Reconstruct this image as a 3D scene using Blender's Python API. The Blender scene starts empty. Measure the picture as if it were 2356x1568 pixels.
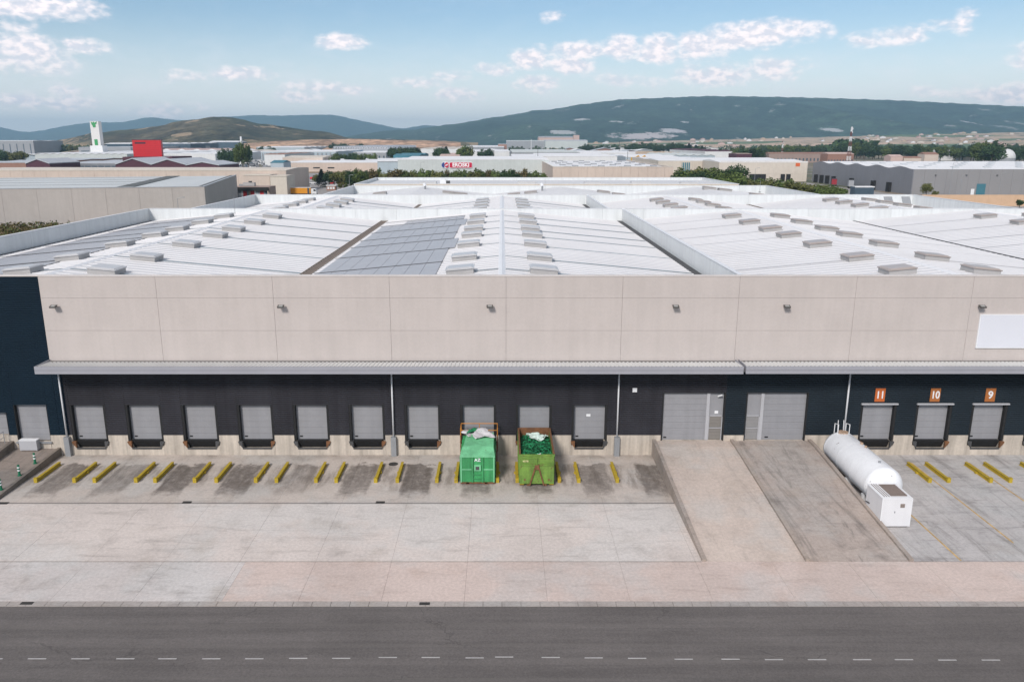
import bpy, math, random
import numpy as np
from mathutils import Vector, Matrix
R = math.radians
random.seed(7)
rng = np.random.default_rng(7)

# ------------------------------------------------------------------ camera
CAM_Y, CAM_Z, PITCH, F, UV, HV = -57.85, 23.6, 14.07, 1832.0, 1155.0, 323.0
sc = bpy.context.scene
cd = bpy.data.cameras.new("camera"); cam = bpy.data.objects.new("camera", cd)
sc.collection.objects.link(cam); sc.camera = cam
cam.location = (0, CAM_Y, CAM_Z); cam.rotation_euler = (R(90 - PITCH), 0, 0)
cd.sensor_width = 36; cd.lens = 36 * F / 2356; cd.shift_x = (1178 - UV) / 2356
cd.clip_start = 0.5; cd.clip_end = 60000
# ------------------------------------------------------------------ light
SUN_AZ, SUN_EL = -156.0, 38.0            # azimuth from +Y towards +X
SKY_STRENGTH, EXPOSURE = 0.11, 0.62
HAZE = 1.0e-4
sd = bpy.data.lights.new("sun", 'SUN'); sun = bpy.data.objects.new("sun", sd); sc.collection.objects.link(sun)
sd.energy = 2.3; sd.angle = R(12); sd.color = (1.0, 0.94, 0.88)
_d = Vector((math.sin(R(SUN_AZ)) * math.cos(R(SUN_EL)), math.cos(R(SUN_AZ)) * math.cos(R(SUN_EL)), math.sin(R(SUN_EL))))
sun.rotation_euler = _d.to_track_quat('Z', 'Y').to_euler()
sc.view_settings.view_transform = 'Standard'; sc.view_settings.look = 'None'
sc.view_settings.exposure = EXPOSURE; sc.view_settings.gamma = 1; sc.view_settings.use_curve_mapping = False

# ------------------------------------------------------------------ node helper
class N:
    def __init__(s, tree): s.t = tree; s.n = tree.nodes; s.l = tree.links
    def put(s, sock, v):
        if v is None: return
        if isinstance(v, bpy.types.NodeSocket): s.l.new(v, sock)
        else:
            if isinstance(v, (tuple, list)) and len(v) == 3 and sock.type == 'RGBA': v = (*v, 1)
            sock.default_value = v
    def m(s, op, a, b=None, c=None, clamp=False):
        n = s.n.new('ShaderNodeMath'); n.operation = op; n.use_clamp = clamp
        s.put(n.inputs[0], a); s.put(n.inputs[1], b); s.put(n.inputs[2], c); return n.outputs[0]
    def vm(s, op, a, b=None):
        n = s.n.new('ShaderNodeVectorMath'); n.operation = op
        s.put(n.inputs[0], a); s.put(n.inputs[1], b); return n.outputs[0]
    def noise(s, vec, scale, detail=4, rough=.55, dist=0.0):
        n = s.n.new('ShaderNodeTexNoise'); s.put(n.inputs['Vector'], vec); n.inputs['Scale'].default_value = scale
        n.inputs['Detail'].default_value = detail; n.inputs['Roughness'].default_value = rough
        n.inputs['Distortion'].default_value = dist; return n.outputs['Fac']
    def vor(s, vec, scale, out='Color', feat='F1'):
        n = s.n.new('ShaderNodeTexVoronoi'); n.feature = feat; s.put(n.inputs['Vector'], vec); n.inputs['Scale'].default_value = scale
        return n.outputs[out]
    def ss(s, v, a, b, lo=0.0, hi=1.0):
        n = s.n.new('ShaderNodeMapRange'); n.interpolation_type = 'SMOOTHSTEP'
        s.put(n.inputs[0], v); n.inputs[1].default_value = a; n.inputs[2].default_value = b
        n.inputs[3].default_value = lo; n.inputs[4].default_value = hi; return n.outputs[0]
    def mix(s, f, a, b, mode='MIX'):
        n = s.n.new('ShaderNodeMix'); n.data_type = 'RGBA'; n.blend_type = mode; n.clamp_factor = True
        s.put(n.inputs[0], f); s.put(n.inputs[6], a); s.put(n.inputs[7], b); return n.outputs[2]
    def sep(s, v):
        n = s.n.new('ShaderNodeSeparateXYZ'); s.put(n.inputs[0], v); return n.outputs
    def comb(s, x, y, z):
        n = s.n.new('ShaderNodeCombineXYZ'); s.put(n.inputs[0], x); s.put(n.inputs[1], y); s.put(n.inputs[2], z); return n.outputs[0]
    def pos(s): return s.n.new('ShaderNodeNewGeometry').outputs['Position']

# ------------------------------------------------------------------ world
w = bpy.data.worlds.new("World"); sc.world = w; w.use_nodes = True
g = N(w.node_tree); g.n.clear()
sky = g.n.new('ShaderNodeTexSky'); sky.sky_type = 'NISHITA'; sky.sun_disc = False
sky.sun_elevation = R(SUN_EL); sky.sun_rotation = R(SUN_AZ); sky.altitude = 500
sky.air_density = 1.0; sky.dust_density = 0.6; sky.ozone_density = 2.0
tc = g.n.new('ShaderNodeTexCoord').outputs['Generated']
x, y, z = g.sep(tc)[:3]
az = g.m('ARCTAN2', x, y); el = g.m('ARCSINE', z)
def uv_to_azel(u, v):
    dx = (u - UV) / F; dy = (784 - v) / F; c, s_ = math.cos(R(PITCH)), math.sin(R(PITCH))
    d = Vector((dx, c + dy * s_, -s_ + dy * c)); d.normalize()
    return math.atan2(d.x, d.y), math.asin(d.z)
CLOUDS = [(1750,80,105,20,1),(1790,66,60,14,.8),(1625,106,55,22,1),(1510,112,42,24,1),(1432,110,38,19,1),(1325,118,62,15,.85),
 (1220,138,42,18,.9),(1310,150,48,14,.9),(1243,118,20,12,.6),(785,95,42,14,.85),(70,16,95,18,.95),(55,113,60,20,.95),
 (60,140,62,20,.75),(195,107,36,13,.8),(565,170,46,13,.85),(412,175,34,11,.7),(740,203,72,11,.7),(695,220,50,14,.7),
 (1635,178,72,18,.8),(1770,160,62,18,.75),(1230,192,42,14,.75),(1140,158,34,12,.7),(1040,175,40,10,.55),(955,190,52,10,.55),
 (1055,218,46,11,.6),(2030,88,58,14,.62),(2220,50,16,20,.55),(2165,58,48,9,.45),(1270,42,20,10,.6),(2320,216,60,16,.8),
 (95,236,110,13,.6),(150,213,30,10,.55),(380,252,65,12,.55),(1450,186,80,10,.4),(30,62,34,9,.35),(2150,215,50,10,.45),
 (2500,120,90,22,.9),(-180,80,100,24,.9),(-220,190,90,16,.7),(2620,200,80,14,.7)]
nz = g.noise(g.comb(g.m('MULTIPLY', az, 26), g.m('MULTIPLY', el, 60), 0.0), 1.0, 5, .52, .3)
nz2 = g.noise(g.comb(g.m('MULTIPLY', az, 90), g.m('MULTIPLY', el, 150), 3.0), 1.0, 4, .5, .2)
blob = None; under = None
for (u, v, hw, hh, st) in CLOUDS:
    a0, e0 = uv_to_azel(u, v); sa, se = hw / 1850 * 1.5, hh / 1850 * 1.6
    q = g.m('ADD', g.m('POWER', g.m('ABSOLUTE', g.m('MULTIPLY_ADD', az, 1 / sa, -a0 / sa)), 2.0),
            g.m('POWER', g.m('ABSOLUTE', g.m('MULTIPLY_ADD', el, 1 / se, -e0 / se)), 2.0))
    b = g.m('MULTIPLY_ADD', q, -st, st)
    blob = b if blob is None else g.m('MAXIMUM', blob, b)
nn = g.m('ADD', g.m('MULTIPLY', nz, 1.6), g.m('MULTIPLY', nz2, .75))       # mean ~1.3
dens = g.m('ADD', g.m('MAXIMUM', blob, -0.6), g.m('ADD', nn, -1.115))
cl1 = g.ss(dens, 0.0, 1.0)
# unseen overhead clouds, coverage raised to neutralise the blue ambient; veils near the horizon
zz = g.m('ADD', g.m('MAXIMUM', z, 0.0), 0.12)
pl = g.comb(g.m('DIVIDE', x, zz), g.m('DIVIDE', y, zz), 0.0)
hi = g.ss(g.noise(pl, 1.1, 7, .55), 0.42, 0.60)
hi = g.m('MULTIPLY', hi, g.ss(el, 0.17, 0.30))
veil = g.m('MULTIPLY', g.ss(nz, 0.42, 0.75), g.ss(el, 0.13, 0.03, 0.05, 0.5))
base = g.mix(1.0, sky.outputs[0], (0.68, 0.70, 0.69), 'MULTIPLY')
base = g.mix(g.ss(el, 0.15, -0.01, 0.0, 0.85), base, (7.2, 7.0, 7.1))
shade = g.mix(g.ss(nz2, .38, .62), (5.6, 5.5, 6.0), (8.3, 7.35, 7.25))
c = g.mix(g.m('MULTIPLY', veil, 0.7), base, (6.6, 6.4, 6.7))
c = g.mix(g.m('MULTIPLY', hi, .85), c, (6.2, 6.0, 6.0))
c = g.mix(g.m('MULTIPLY', cl1, .92), c, shade)
c = g.mix(g.ss(z, -0.02, -0.05), c, (1.6, 1.5, 1.4))
bg = g.n.new('ShaderNodeBackground'); g.put(bg.inputs[0], c); bg.inputs[1].default_value = SKY_STRENGTH
ow = g.n.new('ShaderNodeOutputWorld'); g.l.new(bg.outputs[0], ow.inputs[0])

# ------------------------------------------------------------------ materials
MATS = {}
def new_mat(name, rough=.8, metal=0.0, spec=None):
    m = bpy.data.materials.new(name); m.use_nodes = True; b = m.node_tree.nodes['Principled BSDF']
    b.inputs['Roughness'].default_value = rough; b.inputs['Metallic'].default_value = metal
    if spec is not None: b.inputs['Specular IOR Level'].default_value = spec
    return m, N(m.node_tree), b
def mat(name, col, rough=.8, metal=0.0, var=.10, scale=.6, fine=8.0, streak=None, rust=0.0, spec=None, bump=0.0):
    """painted or cast surface: broad mottling, fine grain, optional vertical run-off streaks and rust"""
    if name in MATS: return MATS[name]
    m, g, b = new_mat(name, rough, metal, spec)
    p = g.pos()
    f = g.m('ADD', g.m('MULTIPLY', g.noise(p, scale, 5), .65), g.m('MULTIPLY', g.noise(p, fine, 3), .35))
    k = g.ss(f, .3, .7, 1 - var, 1 + var * .6)
    if streak:
        sx = g.vm('MULTIPLY', p, (1.6, 1.6, .09))
        k = g.m('MULTIPLY', k, g.ss(g.noise(sx, 1.0, 5, .65), .35, .68, 1.0 + streak * .25, 1.0 - streak))
    c = g.mix(1.0, col, g.comb(k, k, k), 'MULTIPLY')
    if rust: c = g.mix(g.ss(g.noise(p, 3.0, 6, .7), .62 - rust * .14, .70, 0, .85), c, (.10, .045, .022))
    g.put(b.inputs['Base Color'], c)
    if bump:
        bn = g.n.new('ShaderNodeBump'); bn.inputs['Strength'].default_value = bump; bn.inputs['Distance'].default_value = .02
        g.put(bn.inputs['Height'], g.noise(p, fine * 2, 4)); g.l.new(bn.outputs[0], b.inputs['Normal'])
    MATS[name] = m; return m

def concrete(name, col, warm=(.30, .25, .20), dirt=.35, streaks=.2, bays=None, dirty=(.16, .14, .125), wear=None):
    m, g, b = new_mat(name, .9)
    p = g.pos(); px, py, pz = g.sep(p)[:3]
    big = g.noise(p, .13, 6, .6, .4); mid = g.noise(g.vm('ADD', p, (31, 7, 0)), .55, 7, .65, .3); fine = g.noise(p, 5.5, 6, .7)
    sp = g.vm('MULTIPLY', p, (.5, 2.6, 1)); strk = g.noise(g.vm('ADD', sp, (0, 9, 0)), .55, 6, .7, .8)
    c = g.mix(g.ss(big, .38, .66), col, tuple(v * .88 for v in col))
    c = g.mix(g.ss(g.noise(g.vm('ADD', p, (70, 20, 0)), .16, 5, .6), .46, .60, 0, .32), c, (sum(col) / 3 * .96, sum(col) / 3 * .99, sum(col) / 3 * .98))
    c = g.mix(g.ss(mid, .5, .78, 0, dirt), c, dirty)
    c = g.mix(g.ss(strk, .50, .70, 0, streaks), c, dirty)
    c = g.mix(g.ss(g.noise(g.vm('ADD', p, (3, 44, 0)), .35, 5, .6), .52, .75, 0, .35), c, warm)
    k = g.ss(fine, .25, .75, .86, 1.12)
    c = g.mix(1.0, c, g.comb(k, k, k), 'MULTIPLY')
    if bays:
        x0, pitch, ya, yb = bays
        bi = g.m('DIVIDE', g.m('SUBTRACT', px, x0 - pitch / 2), pitch)
        t = g.m('MULTIPLY', g.m('ABSOLUTE', g.m('SUBTRACT', g.m('FRACT', bi), .5)), pitch)
        wob = g.m('MULTIPLY', g.m('SUBTRACT', g.noise(g.vm('MULTIPLY', p, (1, .3, 1)), 1.3, 6, .7), .5), 1.3)
        mx = g.ss(g.m('ADD', t, wob), 1.22, .85)
        yy = g.m('ADD', py, g.m('MULTIPLY', g.m('SUBTRACT', g.noise(g.vm('ADD', p, (8, 3, 1)), .8, 6, .7), .5), 3.6))
        my = g.m('MULTIPLY', g.ss(yy, ya + .25, ya - .3), g.ss(yy, yb, yb + 1.8))
        wn = g.n.new('ShaderNodeTexWhiteNoise'); wn.noise_dimensions = '1D'; g.put(wn.inputs['W'], g.m('FLOOR', bi))
        amt = g.m('MULTIPLY', g.m('MULTIPLY', mx, my), g.m('MULTIPLY_ADD', wn.outputs['Value'], .45, .40))
        amt = g.m('MULTIPLY', amt, g.ss(g.noise(p, 2.2, 6, .75), .25, .6, .45, 1))
        band = g.m('MULTIPLY', g.m('MULTIPLY', g.ss(yy, ya + .25, ya - .3), g.ss(yy, yb + .8, yb + 3.2)), g.ss(g.noise(g.vm('MULTIPLY', p, (1.4, .28, 1)), .9, 6, .7), .40, .62, .0, .62))
        c = g.mix(band, c, (.15, .122, .10))
        c = g.mix(amt, c, (.075, .060, .050))
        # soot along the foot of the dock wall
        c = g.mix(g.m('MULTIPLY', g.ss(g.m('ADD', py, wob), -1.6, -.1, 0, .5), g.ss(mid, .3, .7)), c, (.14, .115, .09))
    if wear:
        wv = g.vm('MULTIPLY', g.vm('ADD', p, (4, 0, 0)), (1.1, .12, 1))
        c = g.mix(g.ss(g.noise(wv, .8, 6, .7, 1.2), .48, .72, 0, wear), c, (.10, .088, .078))
    g.put(b.inputs['Base Color'], c)
    bn = g.n.new('ShaderNodeBump'); bn.inputs['Strength'].default_value = .35; bn.inputs['Distance'].default_value = .01
    g.put(bn.inputs['Height'], fine); g.l.new(bn.outputs[0], b.inputs['Normal'])
    return m

M_yard = concrete('yard_concrete', (.585, .52, .48), dirt=.30, streaks=.28)
M_apron = concrete('apron_concrete', (.49, .43, .385), dirt=.35, streaks=.2, bays=(-31.77, 4.277, -2.0, -8.0))
M_front_l = concrete('kerb_side_concrete', (.56, .51, .485), dirt=.42, streaks=.35)
M_front_r = concrete('brushed_pink_concrete', (.555, .455, .41), warm=(.42, .30, .24), dirt=.25, streaks=.25, dirty=(.25, .19, .16))
M_ramp = concrete('ramp_concrete', (.525, .44, .385), dirt=.35, streaks=.12, dirty=(.28, .22, .19), wear=.22)
M_ramp_d = concrete('dark_ramp_concrete', (.41, .345, .305), warm=(.33, .25, .19), dirt=.6, streaks=.25, dirty=(.12, .10, .09), wear=.7)
M_grey = concrete('bluish_yard_concrete', (.46, .435, .425), warm=(.30, .27, .24), dirt=.5, streaks=.45, dirty=(.14, .132, .13), wear=.5)
M_left_ramp = concrete('old_ramp_concrete', (.26, .215, .185), dirt=.6, streaks=.3, dirty=(.10, .085, .075), wear=.6)
M_kerbed = concrete('stained_kerb_concrete', (.20, .165, .135), dirt=.8, streaks=.3, dirty=(.055, .048, .042))
M_rkerb = concrete('ramp_kerb_concrete', (.36, .30, .26), dirt=.7, streaks=.3, dirty=(.12, .10, .085))
M_base = mat('dock_base_concrete', (.50, .44, .375), .9, var=.14, scale=.5, fine=6, streak=.28, bump=.2)
M_panel = mat('precast_panel', (.475, .425, .40), .9, var=.06, scale=.35, fine=5, streak=.035, bump=.1)
M_joint = mat('joint_seal', (.36, .325, .305), .9)  # seal colour behind the wall panels, seen in their joints
M_navy = mat('navy_cladding', (.0045, .015, .027), .6, var=.12, spec=.2)
M_char = mat('charcoal_cladding', (.037, .036, .043), .6, var=.25, scale=.3, streak=.2, spec=.2)
M_teal = mat('blue_black_cladding', (.018, .026, .034), .6, var=.2, scale=.3, spec=.2)
M_black = mat('black_rubber', (.010, .010, .011), .8, var=.3)
M_door = mat('door_grey', (.265, .265, .28), .55, var=.06, scale=1.2, streak=.06)
M_door_l = mat('door_frame_grey', (.40, .40, .42), .5, var=.05)
M_fascia = mat('canopy_fascia', (.30, .30, .33), .45, var=.05)
M_cantop = mat('canopy_sheet', (.58, .58, .57), .45, var=.08)
M_roof = mat('white_roof_sheet', (.63, .62, .625), .55, var=.06, scale=.12, fine=1.5)
M_roof2 = mat('white_roof_membrane', (.58, .58, .59), .6, var=.05, scale=.1, fine=1.0, streak=.06)
M_parap = mat('parapet_white', (.63, .65, .655), .5, var=.04, scale=.3, streak=.08)
M_cap = mat('white_flashing', (.70, .70, .71), .4, var=.03)
M_strip = mat('rooflight_strip', (.20, .25, .275), .35, var=.3, scale=1)
M_pv = mat('grey_solar_laminate', (.385, .378, .392), .35, var=.08, scale=.8)
M_gut = mat('brown_gutter', (.16, .125, .10), .8, var=.25, scale=2)
M_gutd = mat('dark_gutter', (.06, .06, .062), .7, var=.2)
M_sky_k = mat('skylight_kerb', (.36, .35, .345), .6, var=.1)
M_sky_d = mat('skylight_dome', (.47, .465, .47), .3, var=.06)
M_sky_b = mat('skylight_dome_brown', (.36, .31, .285), .3, var=.1)
M_yel = mat('yellow_steel', (.42, .30, .02), .6, var=.2, scale=3, rust=.35)
M_wht = mat('white_paint', (.74, .745, .76), .4, var=.03, scale=1.2, streak=.05)
M_tank = mat('tank_white', (.76, .77, .79), .38, var=.04, scale=1, streak=.05, rust=-.25)
M_gal = mat('galvanised_steel', (.30, .31, .325), .5, .3, var=.12)
M_pipe = mat('white_pipe', (.62, .62, .64), .4, var=.04)
M_floodl = mat('floodlight_body', (.06, .055, .05), .5, var=.1)
M_lens = mat('floodlight_glass', (.28, .28, .27), .15, var=.1)
M_orange = mat('orange_sign', (.48, .115, .022), .6, var=.05)
M_orange2 = mat('brown_orange_sign', (.36, .12, .028), .6, var=.05)
M_lgreen = mat('mint_green_steel', (.045, .29, .10), .55, var=.2, scale=1.5, rust=-.02, streak=.25)
M_lgreen2 = mat('pale_mint_steel', (.17, .50, .26), .55, var=.15, scale=1.5, streak=.2, rust=-.08)
M_ygreen = mat('yellow_green_steel', (.15, .27, .045), .65, var=.3, scale=1.5, rust=.5, streak=.35)
M_rust = mat('rusty_steel', (.17, .075, .032), .85, var=.4, scale=3)
M_orail = mat('orange_rail', (.50, .20, .03), .7, var=.2, rust=.2)
M_net = mat('green_netting', (.006, .105, .038), .85, var=.5, scale=3, fine=14)
M_net2 = mat('bright_green_netting', (.012, .22, .085), .85, var=.4, scale=3, fine=14)
M_gpost = mat('green_post', (.008, .14, .07), .5, var=.05)
M_line = mat('yellow_road_paint', (.50, .33, .12), .8, var=.4, scale=2, fine=14)
M_dash = mat('white_road_paint', (.40, .39, .38), .8, var=.2)
M_iron = mat('cast_iron', (.035, .032, .03), .7, var=.2)
M_kerb = concrete('kerbstone', (.38, .34, .315), dirt=.5, dirty=(.16, .14, .13))
M_box = mat('white_cabinet', (.68, .675, .69), .45, var=.03, scale=1, streak=.03)
M_lou = mat('brown_louvre', (.20, .16, .14), .6, var=.2)

def asphalt():
    m, g, b = new_mat('asphalt', .88); p = g.pos(); px, py, pz = g.sep(p)[:3]
    f = g.noise(p, 9, 5, .75); s = g.noise(g.vm('MULTIPLY', p, (.06, 1.2, 1)), 1.0, 6, .65); bgn = g.noise(p, .18, 6, .65)
    k = g.m('MULTIPLY', g.ss(f, .25, .75, .80, 1.22), g.ss(s, .3, .7, .86, 1.14)); k = g.m('MULTIPLY', k, g.ss(bgn, .3, .7, .9, 1.1))
    k = g.m('MULTIPLY', k, g.ss(g.m('ADD', py, g.m('MULTIPLY', g.noise(p, .4, 3), .3)), -25.4, -25.3, .93, 1.0))
    c = g.mix(1.0, (.114, .102, .097), g.comb(k, k, k), 'MULTIPLY')
    tr = g.noise(g.vm('MULTIPLY', g.vm('ADD', p, (0, 5, 0)), (.02, 1.6, 1)), 1.0, 3, .5, .4)
    c = g.mix(g.ss(tr, .54, .66, 0, .28), c, (.15, .135, .125)); cr = g.vor(g.vm('ADD', g.vm('MULTIPLY', p, (.5, 1, 1)), g.vm('MULTIPLY', g.comb(g.noise(p, 1.2, 4), g.noise(p, 1.5, 4), 0.0), (1.2, 1.2, 0))), .16, 'Distance', 'DISTANCE_TO_EDGE')
    c = g.mix(g.m('MULTIPLY', g.ss(cr, .006, .002), g.ss(g.noise(p, .25, 2), .5, .6, 0, .45)), c, (.05, .045, .043))
    c = g.mix(g.ss(g.noise(p, 38, 2, .5), .70, .76, 0, .5), c, (.22, .21, .20))
    g.put(b.inputs['Base Color'], c)
    bn = g.n.new('ShaderNodeBump'); bn.inputs['Strength'].default_value = .5; bn.inputs['Distance'].default_value = .008
    g.put(bn.inputs['Height'], g.noise(p, 40, 3)); g.l.new(bn.outputs[0], b.inputs['Normal']); return m
M_asph = asphalt()

def plain():
    m, g, b = new_mat('plain_ground', .95); p = g.pos()
    c = g.mix(g.ss(g.noise(p, .012, 6, .6), .42, .58), (.21, .165, .12), (.075, .085, .04))
    c = g.mix(g.ss(g.noise(p, .045, 6, .65), .52, .62), c, (.20, .195, .19))
    v = g.vor(g.vm('MULTIPLY', p, (1, .45, 0)), .004); vs = g.sep(v)
    far = g.ss(g.sep(p)[1], 900, 1800)
    fld = g.mix(g.ss(vs[0], .45, .5), (.30, .22, .14), (.07, .085, .04)); fld = g.mix(g.ss(vs[1], .75, .8), fld, (.34, .28, .20))
    c = g.mix(far, c, fld)
    k = g.ss(g.noise(p, .5, 6, .7), .2, .8, .75, 1.2); c = g.mix(1.0, c, g.comb(k, k, k), 'MULTIPLY')
    g.put(b.inputs['Base Color'], c); return m
def foliage(name, a, b_):
    m, g, b = new_mat(name, .75, spec=.2); p = g.pos()
    oi = g.n.new('ShaderNodeObjectInfo').outputs['Random']
    c = g.mix(g.noise(p, .9, 3), a, b_); k = g.m('MULTIPLY_ADD', oi, .5, .75); c = g.mix(1.0, c, g.comb(k, k, k), 'MULTIPLY')
    g.put(b.inputs['Base Color'], c); return m
M_plain = plain()
M_leaf = [foliage('leaf_mid_green', (.045, .075, .018), (.11, .14, .04)), foliage('leaf_dark_green', (.022, .045, .018), (.045, .078, .030)),
          foliage('leaf_olive', (.08, .09, .025), (.15, .15, .05)), foliage('leaf_brownish', (.085, .06, .03), (.12, .105, .035)),
          foliage('leaf_conifer', (.006, .014, .012), (.018, .028, .02))]
M_trunk = mat('bark', (.09, .07, .05), .9, var=.3, scale=3)

# ------------------------------------------------------------------ mesh builder
COL = sc.collection
class MB:
    def __init__(s): s.v = []; s.f = []
    def add(s, vs, fs):
        o = len(s.v); s.v += [tuple(p) for p in vs]; s.f += [tuple(i + o for i in f) for f in fs]; return s
    def box(s, x0, x1, y0, y1, z0, z1):
        return s.add([(x0,y0,z0),(x1,y0,z0),(x1,y1,z0),(x0,y1,z0),(x0,y0,z1),(x1,y0,z1),(x1,y1,z1),(x0,y1,z1)],
                     [(0,3,2,1),(4,5,6,7),(0,1,5,4),(1,2,6,5),(2,3,7,6),(3,0,4,7)])
    def hexa(s, b, t):      # 4 bottom points, 4 top points
        return s.add(list(b) + list(t), [(0,3,2,1),(4,5,6,7),(0,1,5,4),(1,2,6,5),(2,3,7,6),(3,0,4,7)])
    def prism_x(s, prof, x0, x1, close=True):   # prof of (y,z), extruded along x
        n = len(prof); vs = [(x0, a, b) for a, b in prof] + [(x1, a, b) for a, b in prof]
        fs = [(i, (i + 1) % n, n + (i + 1) % n, n + i) for i in range(n if close else n - 1)]
        if close: fs += [tuple(range(n))[::-1], tuple(range(n, 2 * n))]
        return s.add(vs, fs)
    def prism_y(s, prof, y0, y1, close=True):   # prof of (x,z)
        n = len(prof); vs = [(a, y0, b) for a, b in prof] + [(a, y1, b) for a, b in prof]
        fs = [(i, (i + 1) % n, n + (i + 1) % n, n + i) for i in range(n if close else n - 1)]
        if close: fs += [tuple(range(n))[::-1], tuple(range(n, 2 * n))]
        return s.add(vs, fs)
    def prism_z(s, prof, z0, z1):
        n = len(prof); vs = [(a, b, z0) for a, b in prof] + [(a, b, z1) for a, b in prof]
        return s.add(vs, [(i, (i + 1) % n, n + (i + 1) % n, n + i) for i in range(n)] + [tuple(range(n))[::-1], tuple(range(n, 2 * n))])
    def tube(s, p0, p1, r0, r1=None, n=10, cap=True):
        r1 = r0 if r1 is None else r1; p0, p1 = Vector(p0), Vector(p1); d = (p1 - p0).normalized()
        a = d.orthogonal().normalized(); b = d.cross(a)
        vs = [p0 + (a * math.cos(t) + b * math.sin(t)) * r0 for t in [2 * math.pi * i / n for i in range(n)]]
        vs += [p1 + (a * math.cos(t) + b * math.sin(t)) * r1 for t in [2 * math.pi * i / n for i in range(n)]]
        fs = [(i, (i + 1) % n, n + (i + 1) % n, n + i) for i in range(n)]
        if cap: fs += [tuple(range(n))[::-1], tuple(range(n, 2 * n))]
        return s.add(vs, fs)
    def mesh(s, name, m, smooth=False):
        me = bpy.data.meshes.new(name); me.from_pydata(s.v, [], s.f); me.update()
        if m: me.materials.append(m)
        if smooth: me.polygons.foreach_set('use_smooth', [True] * len(me.polygons))
        return me
    def build(s, name, m, parent=None, smooth=False, **kw):
        return link(name, s.mesh(name, m, smooth), parent, **kw)
def link(name, me, parent=None, loc=(0, 0, 0), rz=0.0, scale=None, kind=None, label=None):
    o = bpy.data.objects.new(name, me); COL.objects.link(o); o.parent = parent; o.location = loc
    if rz: o.rotation_euler = (0, 0, rz)
    if scale: o.scale = scale
    if kind: o['kind'] = kind
    if label: o['label'] = label
    return o
def thing(name, label, cat, loc=(0, 0, 0), rz=0.0, group=None):
    o = link(name, None, None, loc, rz); o['label'] = label; o['category'] = cat
    if group: o['group'] = group
    return o
def tag(o, label, cat, group=None):
    o['label'] = label; o['category'] = cat
    if group: o['group'] = group
    return o
def box(name, m, parent, *b, **kw): return MB().box(*b).build(name, m, parent, **kw)
def text_mesh(txt, size, m, depth=.02, name='lettering', spacing=1.0, bold=.019):
    cu = bpy.data.curves.new(name, 'FONT'); cu.body = txt; cu.size = size; cu.extrude = depth; cu.align_x = 'CENTER'; cu.align_y = 'CENTER'
    cu.space_character = spacing; cu.offset = size * bold
    to = bpy.data.objects.new(name, cu); COL.objects.link(to)
    bpy.context.view_layer.update()
    me = bpy.data.meshes.new_from_object(to.evaluated_get(bpy.context.evaluated_depsgraph_get()))
    bpy.data.objects.remove(to); me.name = name; me.materials.clear(); me.materials.append(m); return me
def wall_text(txt, size, m, parent, x, y, z, sx=1.0, name='lettering', bold=.019):
    o = link(name, text_mesh(txt, size, m, name=name, bold=bold), parent, (x, y, z)); o.rotation_euler = (R(90), 0, 0); o.scale = (sx, 1, 1); return o
def P(u, v, Z=0.0):
    """ground-plan position of the point of height Z that stands in view direction (u, v) of the survey photograph"""
    h = CAM_Z - Z; c, s_ = math.cos(R(PITCH)), math.sin(R(PITCH))
    z = F * h / (c * (v - HV)); D = (z - h * s_) / c
    return (u - UV) * z / F, D + CAM_Y

# ================================================================== SETTING: ground, yard, road
gm = MB(); gm.add([(-16000, -3000, -.14), (16000, -3000, -.14), (16000, 14300, -.14), (-16000, 14300, -.14)], [(0, 1, 2, 3)])
gm.build('ground', M_plain, kind='structure')
gm = MB().box(-80, 100, -60, -20.75, -.13, -.03); road = gm.build('road', M_asph, kind='structure')
DASH = [(85,1511),(185,1511),(288,1511),(385,1511),(486,1511),(585,1511),(686,1510),(785,1510),(892,1508),(991,1508),(1092,1509),(1160,1507),
        (1267,1508),(1366,1509),(1466,1510),(1573,1512),(1681,1512),(1781,1513),(1880,1513),(1984,1513),(2080,1513),(2180,1514),(2280,1514),(-15,1511),(2380,1514)]
for (u, v) in DASH:
    X, Y = P(u, v); box('lane_marking', M_dash, road, X - .43, X + .43, Y - .035, Y + .035, -.0295, -.0255)
M_yj = mat('pavement_joint', (.24, .21, .19), .95)
yard = MB().box(-60, 80, -20.5, 0.0, -.13, -.02).build('yard_pavement', M_yj, kind='structure')
def slab(m, x0, x1, y0, y1, gap=.0055):
    dz = random.uniform(-.002, .002)
    return box('slab', m, yard, x0 + gap, x1 - gap, y0 + gap * .5, y1 - gap * .5, -.0199, dz)
xs = [2.4 + 4.4 * k for k in range(-13, 11)]
for i in range(len(xs) - 1):
    a, b = xs[i], xs[i + 1]
    # apron, left of the ramps
    if a < 11.5 and b > -34.2: slab(M_apron, max(a, -34.15), min(b, 11.6), -8.35, 0)
    if a < 11.5:
        slab(M_yard, a, min(b, 11.6), -16.2, -12.3); slab(M_yard, a, min(b, 11.6), -12.3, -8.65)
    if b > 23.9:
        for (ya, yb) in ((-16.2, -12.3), (-12.3, -8.5), (-8.5, -4.2), (-4.2, 0)): slab(M_grey, max(a, 23.85), b, ya, yb)
    m = M_front_l if b < -14.7 else M_front_r
    if a < -14.85 < b: slab(M_front_l, a, -14.85, -20.3, -16.2); slab(M_front_r, -14.85, b, -20.3, -16.2)
    else: slab(m, a, b, -20.3, -16.2)
for k in range(-40, 52): box('kerbstone', M_kerb, yard, k * 1.0 + .012, k + .988, -20.74, -20.32, -.12, .006)
box('expansion_joint', M_kerbed, yard, -60, 11.55, -16.235, -16.185, -.01, .0045)
box('expansion_joint', M_kerbed, yard, 23.9, 56, -16.225, -16.19, -.01, .0045)
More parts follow.
